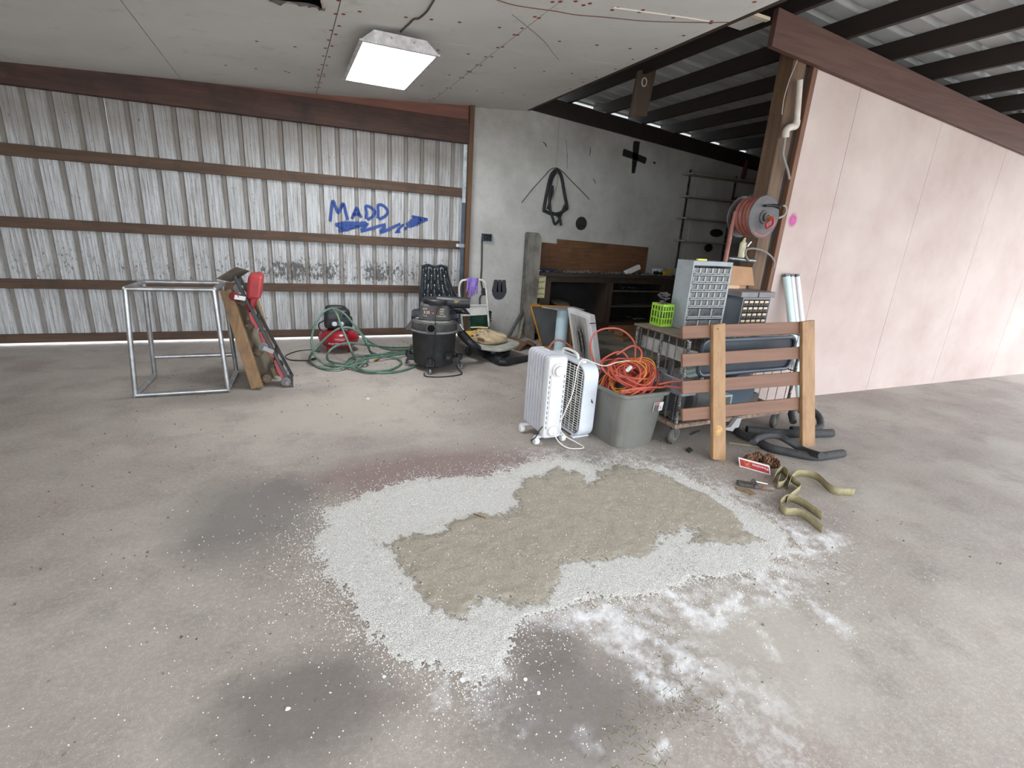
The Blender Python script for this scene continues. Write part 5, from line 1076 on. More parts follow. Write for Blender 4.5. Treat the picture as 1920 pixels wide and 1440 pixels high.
in_cart('louvre_panel', 'pale green louvred panel leaning inside the cart behind the fence post', 'panel', [('slat', MB().obox((.52,.40,.40+.045*k),(.13,0,.015),(0,.012,.006),(0,-.004,.016)), M('pale_green',(196,210,200),rough=.5), .002) for k in range(4)]+[('end_stay', MB().box((.40,.405,CZ-.008),(.415,.42,.56)), JM[3], 0),('end_stay', MB().box((.63,.405,CZ-.008),(.645,.42,.58)), JM[3], 0)], loc=(.52,.4,CZ-.008))
in_cart('wood_post_scrap', 'olive brown timber piece standing at the back of the cart', 'timber', [('timber', MB().box((.72,.42,CZ-.008),(.84,.50,.74)), wood('timber_olive',(110,92,60),(84,70,46),2), .004)], loc=(.78,.46,CZ-.008))

# ---- parts cabinets on the cart
CBZ = CT+.021
GREYM = M('cabinet_grey', (150,156,160), (132,136,138), rough=.5, sc=6, dirt=(112,108,100), dlo=.62, dhi=.8)
k1 = thing('parts_cabinet', 'tall grey small parts cabinet with clear drawers on the wire cart', 'cabinet', (2.625,2.80,CBZ), math.radians(1.5))
KW, KD, KH = .385, .16, .49
mb = MB(); mb.box((0,0,0),(.012,KD,KH)).box((KW-.012,0,0),(KW,KD,KH)).box((.012,0,KH-.03),(KW-.012,KD,KH)).box((.012,0,0),(KW-.012,KD,.02)).box((.012,KD-.006,.02),(KW-.012,KD,KH-.03)); mb.build('carcass', GREYM, k1, False, smooth=False)
rz_ = []; z = KH-.035
for k in range(5): rz_.append((z-.052, z-.012, 6)); z -= .058
for k in range(2): rz_.append((z-.078, z-.014, 3)); z -= .086
for zlo, zhi, n in rz_: MB().box((.012,-.006,zlo-.014),(KW-.012,KD-.01,zlo-.004)).build('divider_rail', GREYM, k1, False, bevel=.002)
CLR = M('drawer_clear', (92,92,93), (64,64,66), rough=.2, sc=30); EDG = M('drawer_edge', (150,150,150), rough=.25)
proto = {}
for r, (zlo, zhi, n) in enumerate(rz_):
    w = (KW-.028)/n
    for c in range(n):
        x0_ = .014+w*c
        key = (n,)
        if key not in proto:
            d = MB(); h = zhi-zlo; d.box((.004,.004,0),(w-.004,.008,h)).box((.004,.008,0),(.008,.13,h)).box((w-.008,.008,0),(w-.004,.13,h)).box((.008,.008,0),(w-.008,.13,.003))
            ob = d.build('drawer', CLR, k1, False, smooth=False); ob.location = (x0_,0,zlo)
            hb = MB().box((.0,-.002,0),(.006,.005,h)).box((w-.006,-.002,0),(w,.005,h)).box((.006,-.008,h*.0),(w-.006,.004,h*.14)).build('drawer_lip', EDG, ob, False, smooth=False)
            proto[key] = (ob, hb)
        else:
            ob = proto[key][0].copy(); COL.objects.link(ob); ob.parent = k1; ob.location = (x0_,0,zlo); hb = proto[key][1].copy(); COL.objects.link(hb); hb.parent = ob; MW[ob.name] = MW[k1.name]
        if random.random() < .7:
            mt = [RUST, JM[0], STEEL, JM[2]][random.randrange(4)] if n == 6 else [JM[2], REDPL, STEEL][c]
            bx = MB().box((.012,.012,.004),(w-.012,.10,(zhi-zlo)*random.uniform(.35,.7))).build('contents', mt, ob, False, smooth=False)
top_ = MB().box((0,0,0),(.08,.02,.012)).build('yellow_marker', M('marker_yellow',(220,214,90),rough=.4)); top_.location = (2.72,2.86,CBZ+KH+.001); tag(top_, 'small yellow marker lying on top of the tall parts cabinet', 'marker')
k2 = thing('parts_organizer', 'small blue grey parts cabinet with labelled brown drawers beside the tall one', 'cabinet', (3.17,2.80,CBZ), math.radians(2))
QW, QD, QH = .31, .20, .235
BG2 = M('cabinet_blue_grey', (100,106,113), (86,92,98), rough=.5, sc=6)
mb = MB(); mb.box((0,0,0),(.01,QD,QH)).box((QW-.01,0,0),(QW,QD,QH)).box((.01,0,QH-.015),(QW-.01,QD,QH)).box((.01,0,0),(QW-.01,QD,.02)).box((.01,QD-.006,.02),(QW-.01,QD,QH-.015)); mb.build('carcass', BG2, k2, False, smooth=False)
BRN = M('drawer_brown', (66,56,48), (50,44,40), rough=.5, sc=20); LBL = M('drawer_label', (214,190,160), rough=.8)
dw = None; w = (QW-.022)/5; h = .044
for r in range(4):
    for c in range(5):
        loc = (.011+w*c, 0, .024+.049*r)
        if dw is None:
            dw = MB().box((.003,0,0),(w-.003,.15,h)).build('drawer', BRN, k2, False, bevel=.002); dw.location = loc; lb = MB().box((.009,-.0025,h*.55),(w-.009,-.0005,h*.88)).build('label_card', LBL, dw, False, smooth=False); pu = MB().box((.018,-.012,h*.2),(w-.018,-.0005,h*.32)).build('pull', BLACK, dw, False)
        else:
            d2_ = dw.copy(); COL.objects.link(d2_); d2_.parent = k2; d2_.location = loc
            for q in (lb, pu): q2 = q.copy(); COL.objects.link(q2); q2.parent = d2_
fl_ = in_cart('flat_case', 'flat grey plastic case lying on top of the small organizer', 'case', [('case', MB().box((.72,.26,CBZ+QH+.002),(1.10,.50,CBZ+QH+.045)), M('case_grey',(128,122,122),(110,104,104),rough=.6,sc=6), .006), ('case_seam', MB().box((.90,.256,CBZ+QH+.004),(.906,.262,CBZ+QH+.043)), DARK, 0)], loc=(.8,.4,CBZ+QH))
CARD = M('cardboard', (176,136,104), (158,120,90), rough=.85, sc=6)
cb = thing('cardboard_box', 'open brown cardboard box behind the tall parts cabinet', 'box', (3.10,3.02,CBZ))
MB().box((3.16,3.015,CBZ),(3.42,3.08,CBZ+.33)).build('carton_body', CARD, cb, bevel=.003)
MB().hexa([(3.14,2.985,CBZ+.31),(3.46,2.975,CBZ+.31),(3.46,2.98,CBZ+.315),(3.14,2.99,CBZ+.315),(3.15,3.02,CBZ+.46),(3.45,3.02,CBZ+.45),(3.45,3.025,CBZ+.45),(3.15,3.025,CBZ+.46)]).build('flap', CARD, cb)
MB().hexa([(3.2,3.004,CBZ+.17),(3.32,3.004,CBZ+.17),(3.32,3.014,CBZ+.17),(3.2,3.014,CBZ+.17),(3.2,3.0,CBZ+.31),(3.33,3.0,CBZ+.31),(3.33,3.014,CBZ+.31),(3.2,3.014,CBZ+.31)]).build('tape', M('tape_tan',(206,170,136),rough=.5), cb)
# green crate with cables
gc = thing('green_crate', 'bright lime green plastic crate of cables at the cart corner', 'crate', cl2w(.10,.40,CBZ), ca)
LIM = M('lime_plastic', (146,188,60), (128,170,50), rough=.4, sc=8)
mb = MB(); w_, d_, h_ = .105, .125, .165
for zz in (0,.055,.11,h_-.018):
    t_ = .018 if zz in (0,h_-.018) else .008
    for a, bb in (((0,0),(w_,.006)),((0,d_-.006),(w_,d_)),((0,.006),(.006,d_-.006)),((w_-.006,.006),(w_,d_-.006))): mb.box((*a,zz),(*bb,zz+t_))
for k in range(5):
    x = (w_-.006)*k/4
    mb.box((x,-.001,0),(x+.006,.007,h_)).box((x,d_-.007,0),(x+.006,d_+.001,h_)); y = (d_-.006)*k/4; mb.box((-.001,y,0),(.007,y+.006,h_)).box((w_-.007,y,0),(w_+.001,y+.006,h_))
mb.box((.004,.004,0),(w_-.004,d_-.004,.005)); mb.build('lattice', LIM, gc, False, smooth=False)['kind'] = 'stuff'
cbw = MB().tube(spline([(.02+.065*random.random(), .02+.085*random.random(), .03+.19*min(1,k/30)+.02*random.random()) for k in range(48)],5), .006, 6).build('cable_tangle', M('cable_grey',(74,72,74),rough=.6), gc, False)

# ---- fence section leaning on the cart
fz = thing('fence_section', 'brown stained fence section of four boards leaning on the cart', 'fence', G(1347,863))
b0 = G(1343,862); t0 = Vector((0,0,0)); yt = 2.46
tq = PY(1337,607,yt); 
def onp(px, py):                            # on the leaning plane through the post foot
    a = Vector((0, b0.y, 0)); nrm_ = Vector((1,0,0)).cross(Vector((0, yt-b0.y, tq.z))).normalized(); q = ray(px, py); t = ((a-Vector((0,0,H))).dot(nrm_))/q.dot(nrm_); return Vector((0,0,H))+q*t
pn = Vector((1,0,0)).cross(Vector((0, yt-b0.y, tq.z))).normalized(); pn = pn if pn.y > 0 else -pn
FNC = wood('fence_cedar', (124,88,68), (104,72,55), 0, rough=.65); FPS = wood('fence_post', (164,128,90), (136,102,68), 2, rough=.65, dirt=(110,76,50))
for yl, yl2, yr, yr2 in ((611,635,603,625),(664,688,650,673),(715,739,697,722),(767,790,745,768)):
    A_, B_ = onp(1280,yl), onp(1280,yl2); C_, D_ = onp(1500,yr), onp(1500,yr2)
    e = (C_-A_); e2 = (D_-B_); MB().hexa([A_,B_,B_+pn*.02,A_+pn*.02,A_+e*1.12,B_+e2*1.12,B_+e2*1.12+pn*.02,A_+e*1.12+pn*.02]).build('board', FNC, fz, bevel=.003)
def fpost(x0, x1, ytop, ybot, cut):
    a, bb, c, d = onp(x0,ytop+3), onp(x1,ytop), onp(x1+1,ybot), onp(x0,ybot-4)
    return MB().hexa([a-pn*.03,bb-pn*.03,c-pn*.03,d-pn*.03,a-pn*.001,bb-pn*.001,c-pn*.001,d-pn*.001])
fpost(1331,1354,606,864,0).build('post', FPS, fz, bevel=.005)
p2_ = fpost(1498,1521,600,885,0); p2_.build('post', FPS, fz, bevel=.005)
for py in (617,): MB().cyl(onp(1339,py)-pn*.0295, onp(1339,py)-pn*.032, .004, n=8).build('nail_head', DARK, fz)
mk_ = onp(1341,806); MB().lathe([(.035,0),(.03,.002),(.004,.0025)], mk_-pn*.0305, -pn, 20).build('knot', M('knot_pale',(196,158,96),(150,110,66),rough=.7,sc=30), fz)

# ---- black hoses on the floor, under and right of the cart
RB = M('matte_black_hose', (44,44,46), (66,65,64), rough=.75, sc=12)
bh_ = thing('drain_hose', 'fat black rubber hose looping on the floor right of the fence post', 'hose', G(1450,840))
MB().tube(spline([G(1376,793,.03),G(1381,806,.03),G(1398,818,.03),G(1415,822,.03),G(1424,829,.03),G(1445,840,.03),G(1480,848,.03),G(1530,856,.03),G(1580,850,.03)],7), .03, 14).build('hose_body', RB, bh_)
b2_ = thing('looped_hose', 'second black hose arching over the first near the fence boards', 'hose', G(1450,815))
MB().tube(spline([G(1412,830,.085) ,G(1420,822,.085),G(1440,817,.085),G(1460,818,.085),G(1480,828,.07),G(1505,843,.04),G(1540,855,.085)],7), .024, 14).build('hose_body', RB, b2_)
b3_ = thing('straight_hose', 'thick black hose lying across the floor beneath the cart', 'hose', G(1450,805))
MB().tube(spline([G(1400,806,.033),G(1430,809,.033),G(1465,812,.033),G(1505,813,.033),G(1560,812,.033)],7), .033, 14).build('hose_body', RB, b3_)
b4_ = thing('ribbed_hose', 'dark ribbed hose curled behind the other hoses', 'hose', G(1465,790))
q_ = [(3.60,2.47,.03),(3.75,2.42,.03),(3.9,2.44,.04),(4.0,2.55,.09),(3.95,2.66,.13),(3.8,2.64,.11),(3.72,2.55,.05)]
MB().tube(spline(q_,8), [.026+.003*(k % 2) for k in range(49)], 12).build('hose_body', RB, b4_)
sk = MB().tube(spline([G(1367,830,.004),G(1390,833,.004),G(1425,838,.004)],6), .003, 6).build('dry_stalk', M('stalk',(176,160,128),rough=.9)); tag(sk, 'thin pale dry stalk on the floor by the fence post', 'stalk')

# ---- pine cones with sleeve
pcn = thing('pine_cone_pack', 'netted pack of brown pine cones with a red printed sleeve', 'pine cones', G(1425,878))
PCM = M('cone_brown', (70,44,30), (128,88,58), rough=.7, sc=60); base = [G(1402,872),G(1420,868),G(1440,872),G(1450,878),G(1408,871),G(1436,876)]
for k, g0 in enumerate(base):
    mb = MB(); rr = random.Random(k); c0_ = Vector((g0.x,g0.y,.045 if k in (1,2) else .036)); axd = Vector((rr.uniform(-1,1),rr.uniform(-1,1),rr.uniform(.1,.7))).normalized(); ux = axd.orthogonal().normalized(); wx_ = axd.cross(ux)
    for j in range(46):
        t = j/45; an = j*2.4; R_ = .040*math.sin(PI*(.12+.8*t))**.8; d = ux*math.cos(an)+wx_*math.sin(an); c = c0_+axd*(t-.5)*.075
        tip = c+d*R_+axd*.006; s = d.cross(axd).normalized()*.012
        mb.add([c+d*R_*.3, c+d*R_*.75+s, tip+axd*.004, c+d*R_*.75-s, c+d*R_*.8-axd*.006], [(0,1,2,3),(0,3,4),(0,4,1),(1,4,2),(4,3,2)])
    mb.v = [Vector((p.x,p.y,max(.001,p.z))) for p in mb.v]; mb.build('pine_cone', PCM, pcn, smooth=False)['kind'] = 'stuff'
s0, s1 = G(1385,858,.058), G(1443,874,.058); hh = Vector((.0,-.022,-.055))
slv = MB().hexa([s0,s1,s1+Vector((.006,.012,0)),s0+Vector((.006,.012,0)),s0+hh,s1+hh,s1+hh+Vector((.006,.012,0)),s0+hh+Vector((.006,.012,0))]).build('sleeve', M('sleeve_white',(230,224,222),rough=.5), pcn)
e = (s1-s0); nf = e.cross(hh).normalized(); nf = nf if nf.y < 0 else -nf
f0 = s0+e*.03+hh*.12+nf*.001; MB().add([f0, f0+e*.94, f0+e*.94+hh*.76, f0+hh*.76],[(0,1,2,3)]).build('sleeve_print', M('sleeve_red',(186,48,52),(150,34,40),rough=.5,sc=30), slv, fix=False, smooth=False)
f1 = s0+e*.16+hh*.15+nf*.002; MB().add([f1, f1+e*.2, f1+e*.24+hh*.7, f1+e*.05+hh*.7],[(0,1,2,3)]).build('sleeve_picture', M('sleeve_orange',(224,110,60),(120,40,34),rough=.5,sc=60), slv, fix=False, smooth=False)
text_mb('Pinecones', .024, s0+e*.95+hh*.28+nf*.003, -e, hh).build('sleeve_lettering', PAPERW, slv, smooth=False, fix=False)

# ---- rusty ratchet and webbing
rt = thing('ratchet_buckle', 'rusty steel ratchet buckle on the floor beside the webbing', 'ratchet', G(1415,908))
r0, r1 = G(1382,905,.012), G(1450,916,.012)
MB().bar(r0, r0.lerp(r1,.6), .05, .02).build('ratchet_handle', M('ratchet_grey',(96,92,86),(70,64,58),rough=.6,metal=.3,sc=30), rt, bevel=.004)
MB().bar(r0.lerp(r1,.4), r1, .04, .022).build('ratchet_body', RUST, rt, bevel=.004)
MB().cyl(r0.lerp(r1,.5)+Vector((-.02,-.03,.012)), r0.lerp(r1,.5)+Vector((.02,.035,.012)), .014, n=12).build('spindle', STEEL, rt)
MB().tube([r0.lerp(r1,.55)+Vector((0,.02,.02)), r0.lerp(r1,.9)+Vector((0,.02,.016))], .004, 6).build('release_bar', CHROME, rt)
WEB = M('yellow_webbing', (158,147,112), (134,124,94), rough=.8, sc=30, bump=.3, bsc=120)
ws = thing('webbing_strap', 'yellowish tie down webbing strap curled on edge at the right', 'strap', G(1480,940))
def ribbon(pts, w, mat, parent, name):
    P = spline(pts, 7); mb = MB(); mb.grid([[p, p+Vector((0,0,w))] for p in P]); o = mb.build(name, mat, parent, fix=False); o.modifiers.new('s','SOLIDIFY').thickness = .003; return o
ribbon([G(1449,905,.003),G(1455,893,.003),G(1466,886,.003),G(1475,896,.003),G(1470,912,.003),G(1456,916,.003),G(1460,900,.003)], .048, WEB, ws, 'strap_curl')
ribbon([G(1476,918,.003),G(1484,900,.003),G(1500,893,.003),G(1530,900,.003),G(1560,925,.003),G(1600,930,.003)], .048, WEB, ws, 'strap_curl')
ribbon([G(1540,1000,.003),G(1500,970,.003),G(1470,966,.003),G(1460,952,.003),G(1475,940,.003),G(1500,948,.003),G(1540,975,.003)], .048, WEB, ws, 'strap_curl')
ribbon([G(1466,886,.004),G(1485,905,.01),G(1500,918,.004),G(1482,935,.004),G(1475,944,.004)], .04, WEB, ws, 'strap_run')
lf = MB().prism([G(x,y,.002) for x,y in ((1378,913),(1392,916),(1405,918),(1418,927),(1408,929),(1396,923),(1384,920))], (0,0,.004)).build('dry_leaf', M('leaf_tan',(140,118,88),(112,92,68),rough=.9,sc=40)); tag(lf, 'crumpled tan dry leaf on the floor below the ratchet buckle', 'leaf')
lf2 = MB().prism([G(x,y,.002) for x,y in ((1286,845),(1292,841),(1299,846),(1293,850))], (0,0,.012)).build('dark_leaf', M('leaf_dark',(46,50,42),rough=.9)); tag(lf2, 'small dark leaf on the floor in front of the cart caster', 'leaf')
for k,(a,bb) in enumerate((((1250,822),(1266,817)),((1296,815),(1312,808)))):
    o = MB().tube([G(*a,.005), G(*bb,.005)], .005, 6).build('metal_rod', M('rod_dark',(50,46,42),rough=.7)); tag(o, ['dark thin rod left of the cart caster','dark thin rod right of the cart caster'][k], 'rod')
sh = thing('wire_rack', 'small white plastic bracket standing on the floor behind the fence post', 'bracket', G(1370,805))
MB().prism([PY(x,y,2.48) for x,y in ((1383,784),(1391,784),(1385,801),(1378,803),(1374,809),(1358,806),(1362,802),(1370,801))], (0,.03,0)).build('bracket_plate', M('bracket_grey',(150,148,144),rough=.6), sh)

# ---- fluorescent tubes leaning on the partition
for k, (dx, r, lab) in enumerate(((0,.019,'leftmost thick white fluorescent tube leaning on the pink wall'),(.05,.013,'middle thin fluorescent tube leaning on the pink wall'),(.09,.013,'rightmost thin fluorescent tube leaning on the pink wall'))):
    t1 = PY(1474+10*k,514,YP-.03); b1 = Vector((t1.x+.06,2.70,0)); L = (t1-b1); b1 = t1-L.normalized()*1.22 if L.length > 1.22 else b1
    t = thing('fluorescent_tube', lab, 'tube light', b1, 0, 'fluorescent tubes on the partition'); d = (t1-b1).normalized()
    b1 = Vector((b1.x,b1.y,max(b1.z,.0)))
    MB().tube([b1+d*.02, t1-d*.02], r*1.6, 14).build('glass_tube', M('tube_glass%d' % k, [(206,226,224),(222,220,222),(222,220,222)][k], rough=.3), t)
    for q, s in ((b1,1),(t1,-1)): MB().tube([q, q+d*s*.025], r*1.65, 14).build('end_cap', STEEL, t)

# ---- hose reel on the post
RC = PY(1432,407,YP-.21); RR = .155
hr = thing('hose_reel', 'grey steel hose reel wound with faded red hose on the post', 'hose reel', RC)
RLM = M('reel_grey', (84,80,80), (66,62,62), rough=.55, sc=7)
for y, nm in ((0,'front_flange'),(.21,'rear_flange')):
    MB().lathe([(.02,-.004),(RR,-.004),(RR+.004,0),(RR,.004),(.02,.004)], RC+Vector((0,y,0)), (0,1,0), 44).build(nm, RLM, hr)
MB().lathe([(.07,0),(.07,.21)], RC, (0,1,0), 24).build('hub', RLM, hr)
for k in range(4): 
    y = .025+.04*k; MB().tube([RC+Vector((math.cos(a)*(.128+.008*(k == 0)),y+.012*math.sin(a),math.sin(a)*(.128+.008*(k == 0)))) for a in np.linspace(0,2*PI,48,endpoint=False)], .021, 10, closed=True).build('hose_wrap', REDHOSE, hr)
MB().tube(spline([RC+Vector((-.14,.15,.03)),RC+Vector((-.15,.15,-.12)),RC+Vector((-.165,.14,-.33)),RC+Vector((-.18,.13,-.52))],6), .016, 10).build('hose_tail', REDHOSE, hr)
MB().lathe([(.05,0),(.05,.008),(.03,.012),(.03,.03),(.004,.03)], RC+Vector((0,-.004,0)), (0,-1,0), 24).build('hub_cap', RLM, hr)
MB().cyl(RC+Vector((0,-.03,0)), RC+Vector((0.01,-.05,-.0)), .014, n=10).build('swivel_fitting', BRASS, hr)
MB().tube(spline([RC+Vector((.01,-.05,0)),RC+Vector((.04,-.055,-.01)),RC+Vector((.05,-.055,-.05)),RC+Vector((.0,-.055,-.08)),RC+Vector((-.02,-.055,-.05)),RC+Vector((.02,-.055,-.02))],6), .009, 8).build('red_jumper', REDPL, hr)
MB().tube([RC+Vector((-.03,-.005,.08)),RC+Vector((-.03,-.03,.08)),RC+Vector((.02,-.05,.085)),RC+Vector((.05,-.09,.075))], [.008,.008,.012,.018], 10).build('crank_handle', BLACK, hr)
MB().bar(RC+Vector((0,.212,0)), Vector((3.66,YP+.05,RC.z-.02)), .04, .06).build('mount_arm', STEEL, hr)
# pipe with hose barb below the reel
bf = thing('pipe_bracket', 'short steel pipe bracket with grey cord sticking out of the post', 'bracket', PY(1390,487,YP-.05))
MB().tube([PY(1365,484,YP-.03), PY(1415,489,YP-.03), Vector((3.6,YP-.0,PY(1415,489,YP).z))], .016, 10).build('pipe', STEEL, bf)
MB().tube(spline([PY(x,y,YP-.05) for x,y in ((1403,488),(1398,478),(1400,468),(1412,466),(1430,470),(1445,480),(1452,492),(1450,502))],6), .008, 8).build('cord', M('cord_grey',(128,122,116),rough=.6), bf)
cg = thing('caulk_tube', 'cream caulk tube standing behind the steel pipe bracket', 'tube', PY(1393,485,YP+.02))
MB().tube([PY(1389,484,YP+.02), PY(1394,456,YP+.02), PY(1395,452,YP+.02), PY(1397,446,YP+.02)], [.026,.026,.012,.008], 14).build('cartridge', M('cream_tube',(206,198,166),rough=.5), cg)
MB().cyl(PY(1400,462,YP-.01), PY(1407,453,YP-.01), .012, n=10).build('metal_nozzle', CHROME, cg)

# ---- conduit and cord high on the post
cdt = thing('pvc_conduit', 'white plastic conduit with elbows fixed to the partition post', 'conduit', PY(1485,245,YP-.03))
PVC = M('pvc_white', (206,196,184), (186,174,160), rough=.5, sc=12)
yc = YP-.045
MB().tube(spline([PY(x,y,yc) for x,y in ((1500,150),(1497,190),(1494,228))],5), .022, 12).build('upright_run', PVC, cdt)
MB().tube(spline([PY(x,y,yc) for x,y in ((1494,226),(1492,236),(1484,238),(1478,240),(1474,246),(1473,258))],5), .026, 12).build('elbow', PVC, cdt)
MB().tube(spline([PY(x,y,yc) for x,y in ((1472,258),(1469,280),(1468,290),(1472,305),(1477,320),(1480,336))],6), .01, 8).build('flex_cord', M('flex_grey',(130,124,116),rough=.6), cdt)
hc = MB().tube(spline([PY(x,y,YP-.02) for x,y in ((1459,409),(1468,405),(1474,397),(1473,388),(1468,385))],6), .009, 8).build('cord_hook', M('hook_grey',(150,142,132),rough=.6)); tag(hc, 'short curved grey hook on the post beside the hose reel', 'hook')
cw = MB().tube(spline([PY(x,y,YP-.01) for x,y in ((1503,90),(1492,120),(1480,150),(1470,185),(1466,215))],6), .004, 6).build('post_wire', M('post_wire',(170,160,150),rough=.6)); tag(cw, 'thin pale wire running down the upper part of the post', 'wire')

# ---- shelves on the dark part of the rear wall
YS = 6.16
sv = thing('wall_shelves', 'grey plank shelves on metal standards in the dark rear corner', 'shelf', PY(1330,400,YB))
SHW = M('shelf_plank', (176,170,156), (146,140,128), rough=.75, sc=6)
for a, bb in (((1300,323),(1440,338)),((1294,366),(1410,377)),((1288,407),(1380,413)),((1283,450),(1360,455))):
    p, q = PY(*a, YS), PY(*bb, YS); q.x = max(q.x, 6.9); z = p.z; MB().box((p.x,YS,z-.022),(q.x,YB-.004,z)).build('plank', SHW, sv, bevel=.004)
for x in (5.62, 6.55): MB().box((x,YB-.02,1.0),(x+.03,YB-.002,2.45)).build('standard', STEEL, sv)
bx_ = PY(1385,372,YS+.1); zsh = PY(1294,366,YS).z
o = MB().box((bx_.x,YS+.04,zsh),(bx_.x+.35,YS+.2,zsh+.06)).build('red_case', M('case_red',(120,34,40),rough=.5), bevel=.006); tag(o, 'dark red tool case lying on the middle wall shelf', 'case')
o = MB().obox((bx_.x+.2,YS+.02,zsh+.08),(.055,0,.02),(0,.012,0),(-.015,0,.04)).build('white_card', PAPERW); tag(o, 'small white card propped on the red case on the shelf', 'card')
zt3 = PY(1300,323,YS).z; xx_ = PY(1398,300,YS+.1).x
o = MB().tube([(xx_,YS+.1,zt3),(xx_+.03,YS+.1,zt3+.28)], [.03,.03], 10).build('red_bottle', M('bottle_red',(92,36,40),rough=.5)); tag(o, 'slim dark red can standing on the top wall shelf', 'can')
for k,(px,py,w) in enumerate(((1345,437,.16),(1330,465,.1))):
    p = PY(px,py,YB-.02); blot('dark_paint_patch', p, w, .07, BLKSP, wr, on_pl, 3)

# ================================================================== LEFT SIDE
# ---- mechanic's creeper leaning up
cpz = thing('mechanics_creeper', 'red and black padded creeper on casters leaning upright at the left', 'creeper', G(545,728))
Ya, Yt = 4.47, 4.75
def cr_(px, py, off=0.0):                   # on its leaning plane
    base_ = G(548,728); q = PY(px, py, 4.47); k_ = (py-728)/(510-728); return PY(px, py, 4.47+.25*k_)+Vector((0,off,0))
BLM = M('creeper_black', (28,28,31), rough=.45); RPAD = M('creeper_red', (142,36,42), (170,60,60), rough=.5, sc=6)
fa, fb = cr_(439,518), cr_(549,729); MB().bar(fa, fb, .026, .026, (0,1,0)).build('side_rail', BLM, cpz, bevel=.004)
ga, gb = PY(445,511,4.98), PY(549,706,4.82); MB().bar(ga, gb, .024, .024, (0,1,0)).build('side_rail', BLM, cpz, bevel=.004)
for t in (.05,.38,.7,.97): MB().bar(fa.lerp(fb,t), ga.lerp(gb,t), .03, .02, (1,0,.5)).build('cross_rail', BLM, cpz)
dn = (fb-fa).normalized(); wn = (ga-fa); nn2 = dn.cross(wn).normalized(); nn2 = nn2 if nn2.x < 0 else -nn2
pd = []
for t0_, t1_ in ((.30,.44),(.47,.70),(.73,.93)):
    a_, b_ = fa.lerp(fb,t0_), fa.lerp(fb,t1_); w2 = ga.lerp(gb,(t0_+t1_)/2)-fa.lerp(fb,(t0_+t1_)/2)
    R = []
    for s in (0,.15,.5,.85,1):
        c = a_.lerp(b_,s); th = .045*(math.sin(PI*min(max(s,.06),.94))**.4)
        R.append([c+w2*u+nn2*(.012+th*v_) for u,v_ in ((.02,0),(.02,.8),(.1,1),(.4,1),(.48,.8),(.48,0))])
    MB().ring(R).build('pad', RPAD, cpz)
hp_a, hp_b = PY(481,513,4.8), PY(477,556,4.75)
hc_ = (hp_a+hp_b)/2; up3 = (hp_a-hp_b)/2; wv3 = (wn).normalized()
MB().obox(hc_, up3*1.0, wv3*.15, Vector((.055,-.01,0))).build('head_rest', RPAD, cpz, bevel=.025, seg=3)
MB().tube([hp_b+Vector((-.01,0,-.0)), hp_b+Vector((-.03,0,-.09)), fa.lerp(fb,.27)+nn2*.03+wn*.3], [.04,.03,.03], 10).build('head_rest_arm', RPAD, cpz)
for k, (px, py) in enumerate(((440,556),(494,651),(536,716))):
    c = cr_(px, py); wo = MB().lathe([(.008,-.014),(.034,-.014),(.04,-.008),(.04,.008),(.034,.014),(.008,.014)], c, (.25,.95,.1), 22).build('caster_wheel', M('caster_red',(110,30,34),rough=.5) if k == 0 else M('caster_grey2',(108,106,108),rough=.5), cpz)
    e_ = fa.lerp(fb,[.19,.66,.95][k]); MB().bar(c+Vector((0,-.02,0)), e_+Vector((0,-.012,0)), .035, .006, (0,1,0)).build('caster_fork', CHROME, wo)
for t in (.12,.52,.93):
    p = ga.lerp(gb,t); wo = MB().lathe([(.008,-.012),(.034,-.012),(.036,0),(.034,.012),(.008,.012)], p+nn2*.055, wn, 18).build('caster_wheel', M('caster_grey3',(150,150,152),rough=.4), cpz); MB().bar(p+nn2*.055, p+nn2*.01, .03, .02).build('caster_fork', CHROME, wo)

# ---- wooden dolly board with wheels
wd_ = thing('wooden_dolly', 'weathered wooden dolly with caster wheels leaning beside the creeper', 'dolly', G(480,731))
wa, wb = PY(424,545,4.72), G(483,730); wb = Vector((wb.x,wb.y,.012))
DW = wood('dolly_wood', (150,118,84), (116,90,66), 2, dirt=(96,82,66)); DPW = M('dolly_ply', (132,120,100), (104,94,78), rough=.8, sc=7)
dv = (wb-wa).normalized(); sdv = Vector((.30,.95,0)); sdv = (sdv-dv*sdv.dot(dv)).normalized(); nv = dv.cross(sdv).normalized(); nv = nv if nv.x > 0 else -nv
MB().obox((wa+wb)/2, (wb-wa)/2, sdv*.02, nv*.045).build('side_board', DW, wd_, bevel=.004)
mid = (wa+wb)/2+sdv*.22; MB().obox(mid, (wb-wa)/2*.97, sdv*.20, nv*.01).build('deck_board', DPW, wd_, bevel=.003)
MB().obox((wa+wb)/2+sdv*.44, (wb-wa)/2, sdv*.02, nv*.045).build('side_board', DW, wd_, bevel=.004)
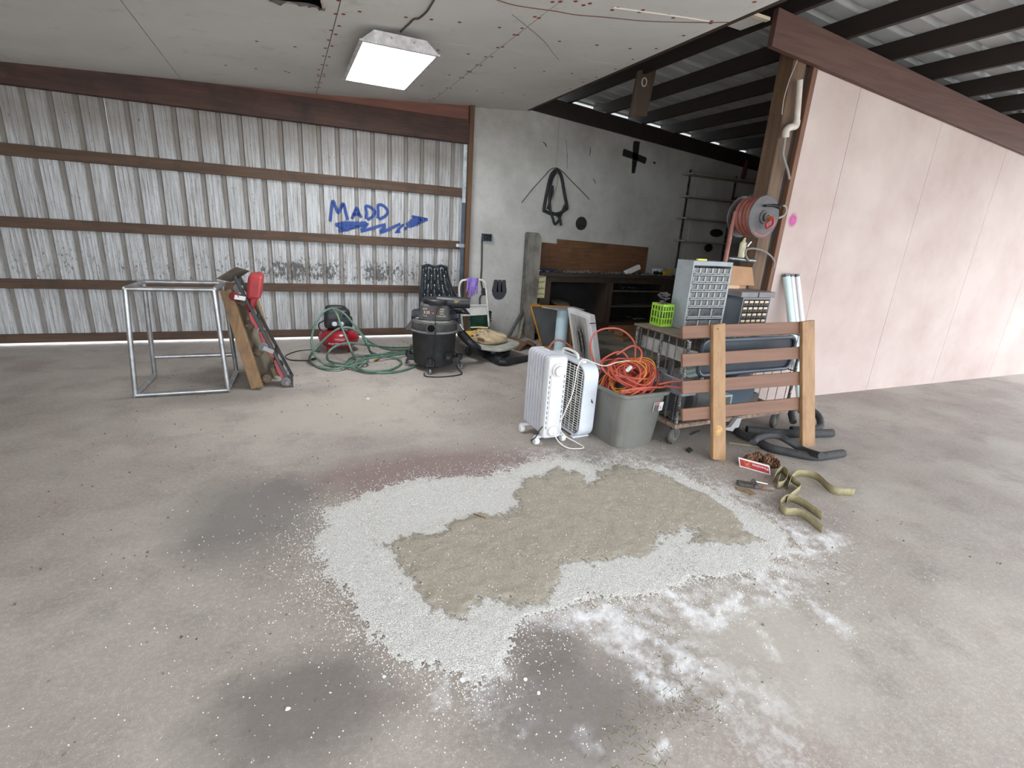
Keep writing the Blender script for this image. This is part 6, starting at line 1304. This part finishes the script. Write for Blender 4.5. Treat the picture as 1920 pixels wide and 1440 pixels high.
for t, s in ((.12,.10),(.36,.10),(.64,.10),(.93,.10)):
    c = wa.lerp(wb,t)+sdv*s+nv*.055; wo = MB().lathe([(.01,-.016),(.036,-.016),(.042,-.006),(.042,.006),(.036,.016),(.01,.016)], c, sdv*1.0+dv*.3, 20).build('wheel', M('wheel_dirty',(112,98,82),(84,72,60),rough=.8,sc=20), wd_)
    MB().bar(c, wa.lerp(wb,t)+sdv*s+nv*.012, .04, .012).build('wheel_bracket', RUST, wo)
c = wa.lerp(wb,.80)+sdv*.30+nv*.10; wo = MB().lathe([(.01,-.02),(.04,-.02),(.045,0),(.04,.02),(.01,.02)], c, sdv+nv*.4, 22).build('wheel', BLACK, wd_); MB().bar(c, c-nv*.09, .03, .02).build('wheel_bracket', STEEL, wo)
MB().obox(PY(438,515,4.85), (.02,.012,.01), sdv*.12, (-.05,0,-.05) if False else (-.06,0,-.04)).build('top_plank', M('plank_grey',(140,132,118),(112,104,92),rough=.85,sc=7), wd_, bevel=.004)

# ---- tubular steel stand at the left
ts = thing('steel_tube_stand', 'silver tubular steel work stand behind the dollies at the left edge', 'stand', G(425,732))
TU = M('bright_tube', (186,186,188), (150,150,150), rough=.35, metal=.8, sc=9)
f1, f2 = G(428,731,.02), G(436,700,.02); f1 = Vector((f1.x,f1.y,.02)); hgt_ = .80
xo = -.62
P1 = f1; P2 = f1+Vector((.02,.55,0)); P3 = f1+Vector((xo,0,0)); P4 = P2+Vector((xo,0,0))
for a, bb in ((P1,P1+Vector((-.03,.05,hgt_))),(P2,P2+Vector((-.03,-.05,hgt_))),(P3,P3+Vector((.03,.05,hgt_))),(P4,P4+Vector((.03,-.05,hgt_)))): MB().cyl(a, bb, .018, n=14).build('leg', TU, ts)
for a, bb in ((P1,P2),(P3,P4),(P1,P3),(P2+Vector((0,0,.16)),P4+Vector((0,0,.16))),(P1+Vector((-.03,.05,hgt_)),P2+Vector((-.03,-.05,hgt_))),(P3+Vector((.03,.05,hgt_)),P4+Vector((.03,-.05,hgt_))),(P1+Vector((-.03,.05,hgt_)),P3+Vector((.03,.05,hgt_))),(P2+Vector((-.03,-.05,hgt_)),P4+Vector((.03,-.05,hgt_)))): MB().cyl(a, bb, .018, n=14).build('rail', TU, ts)
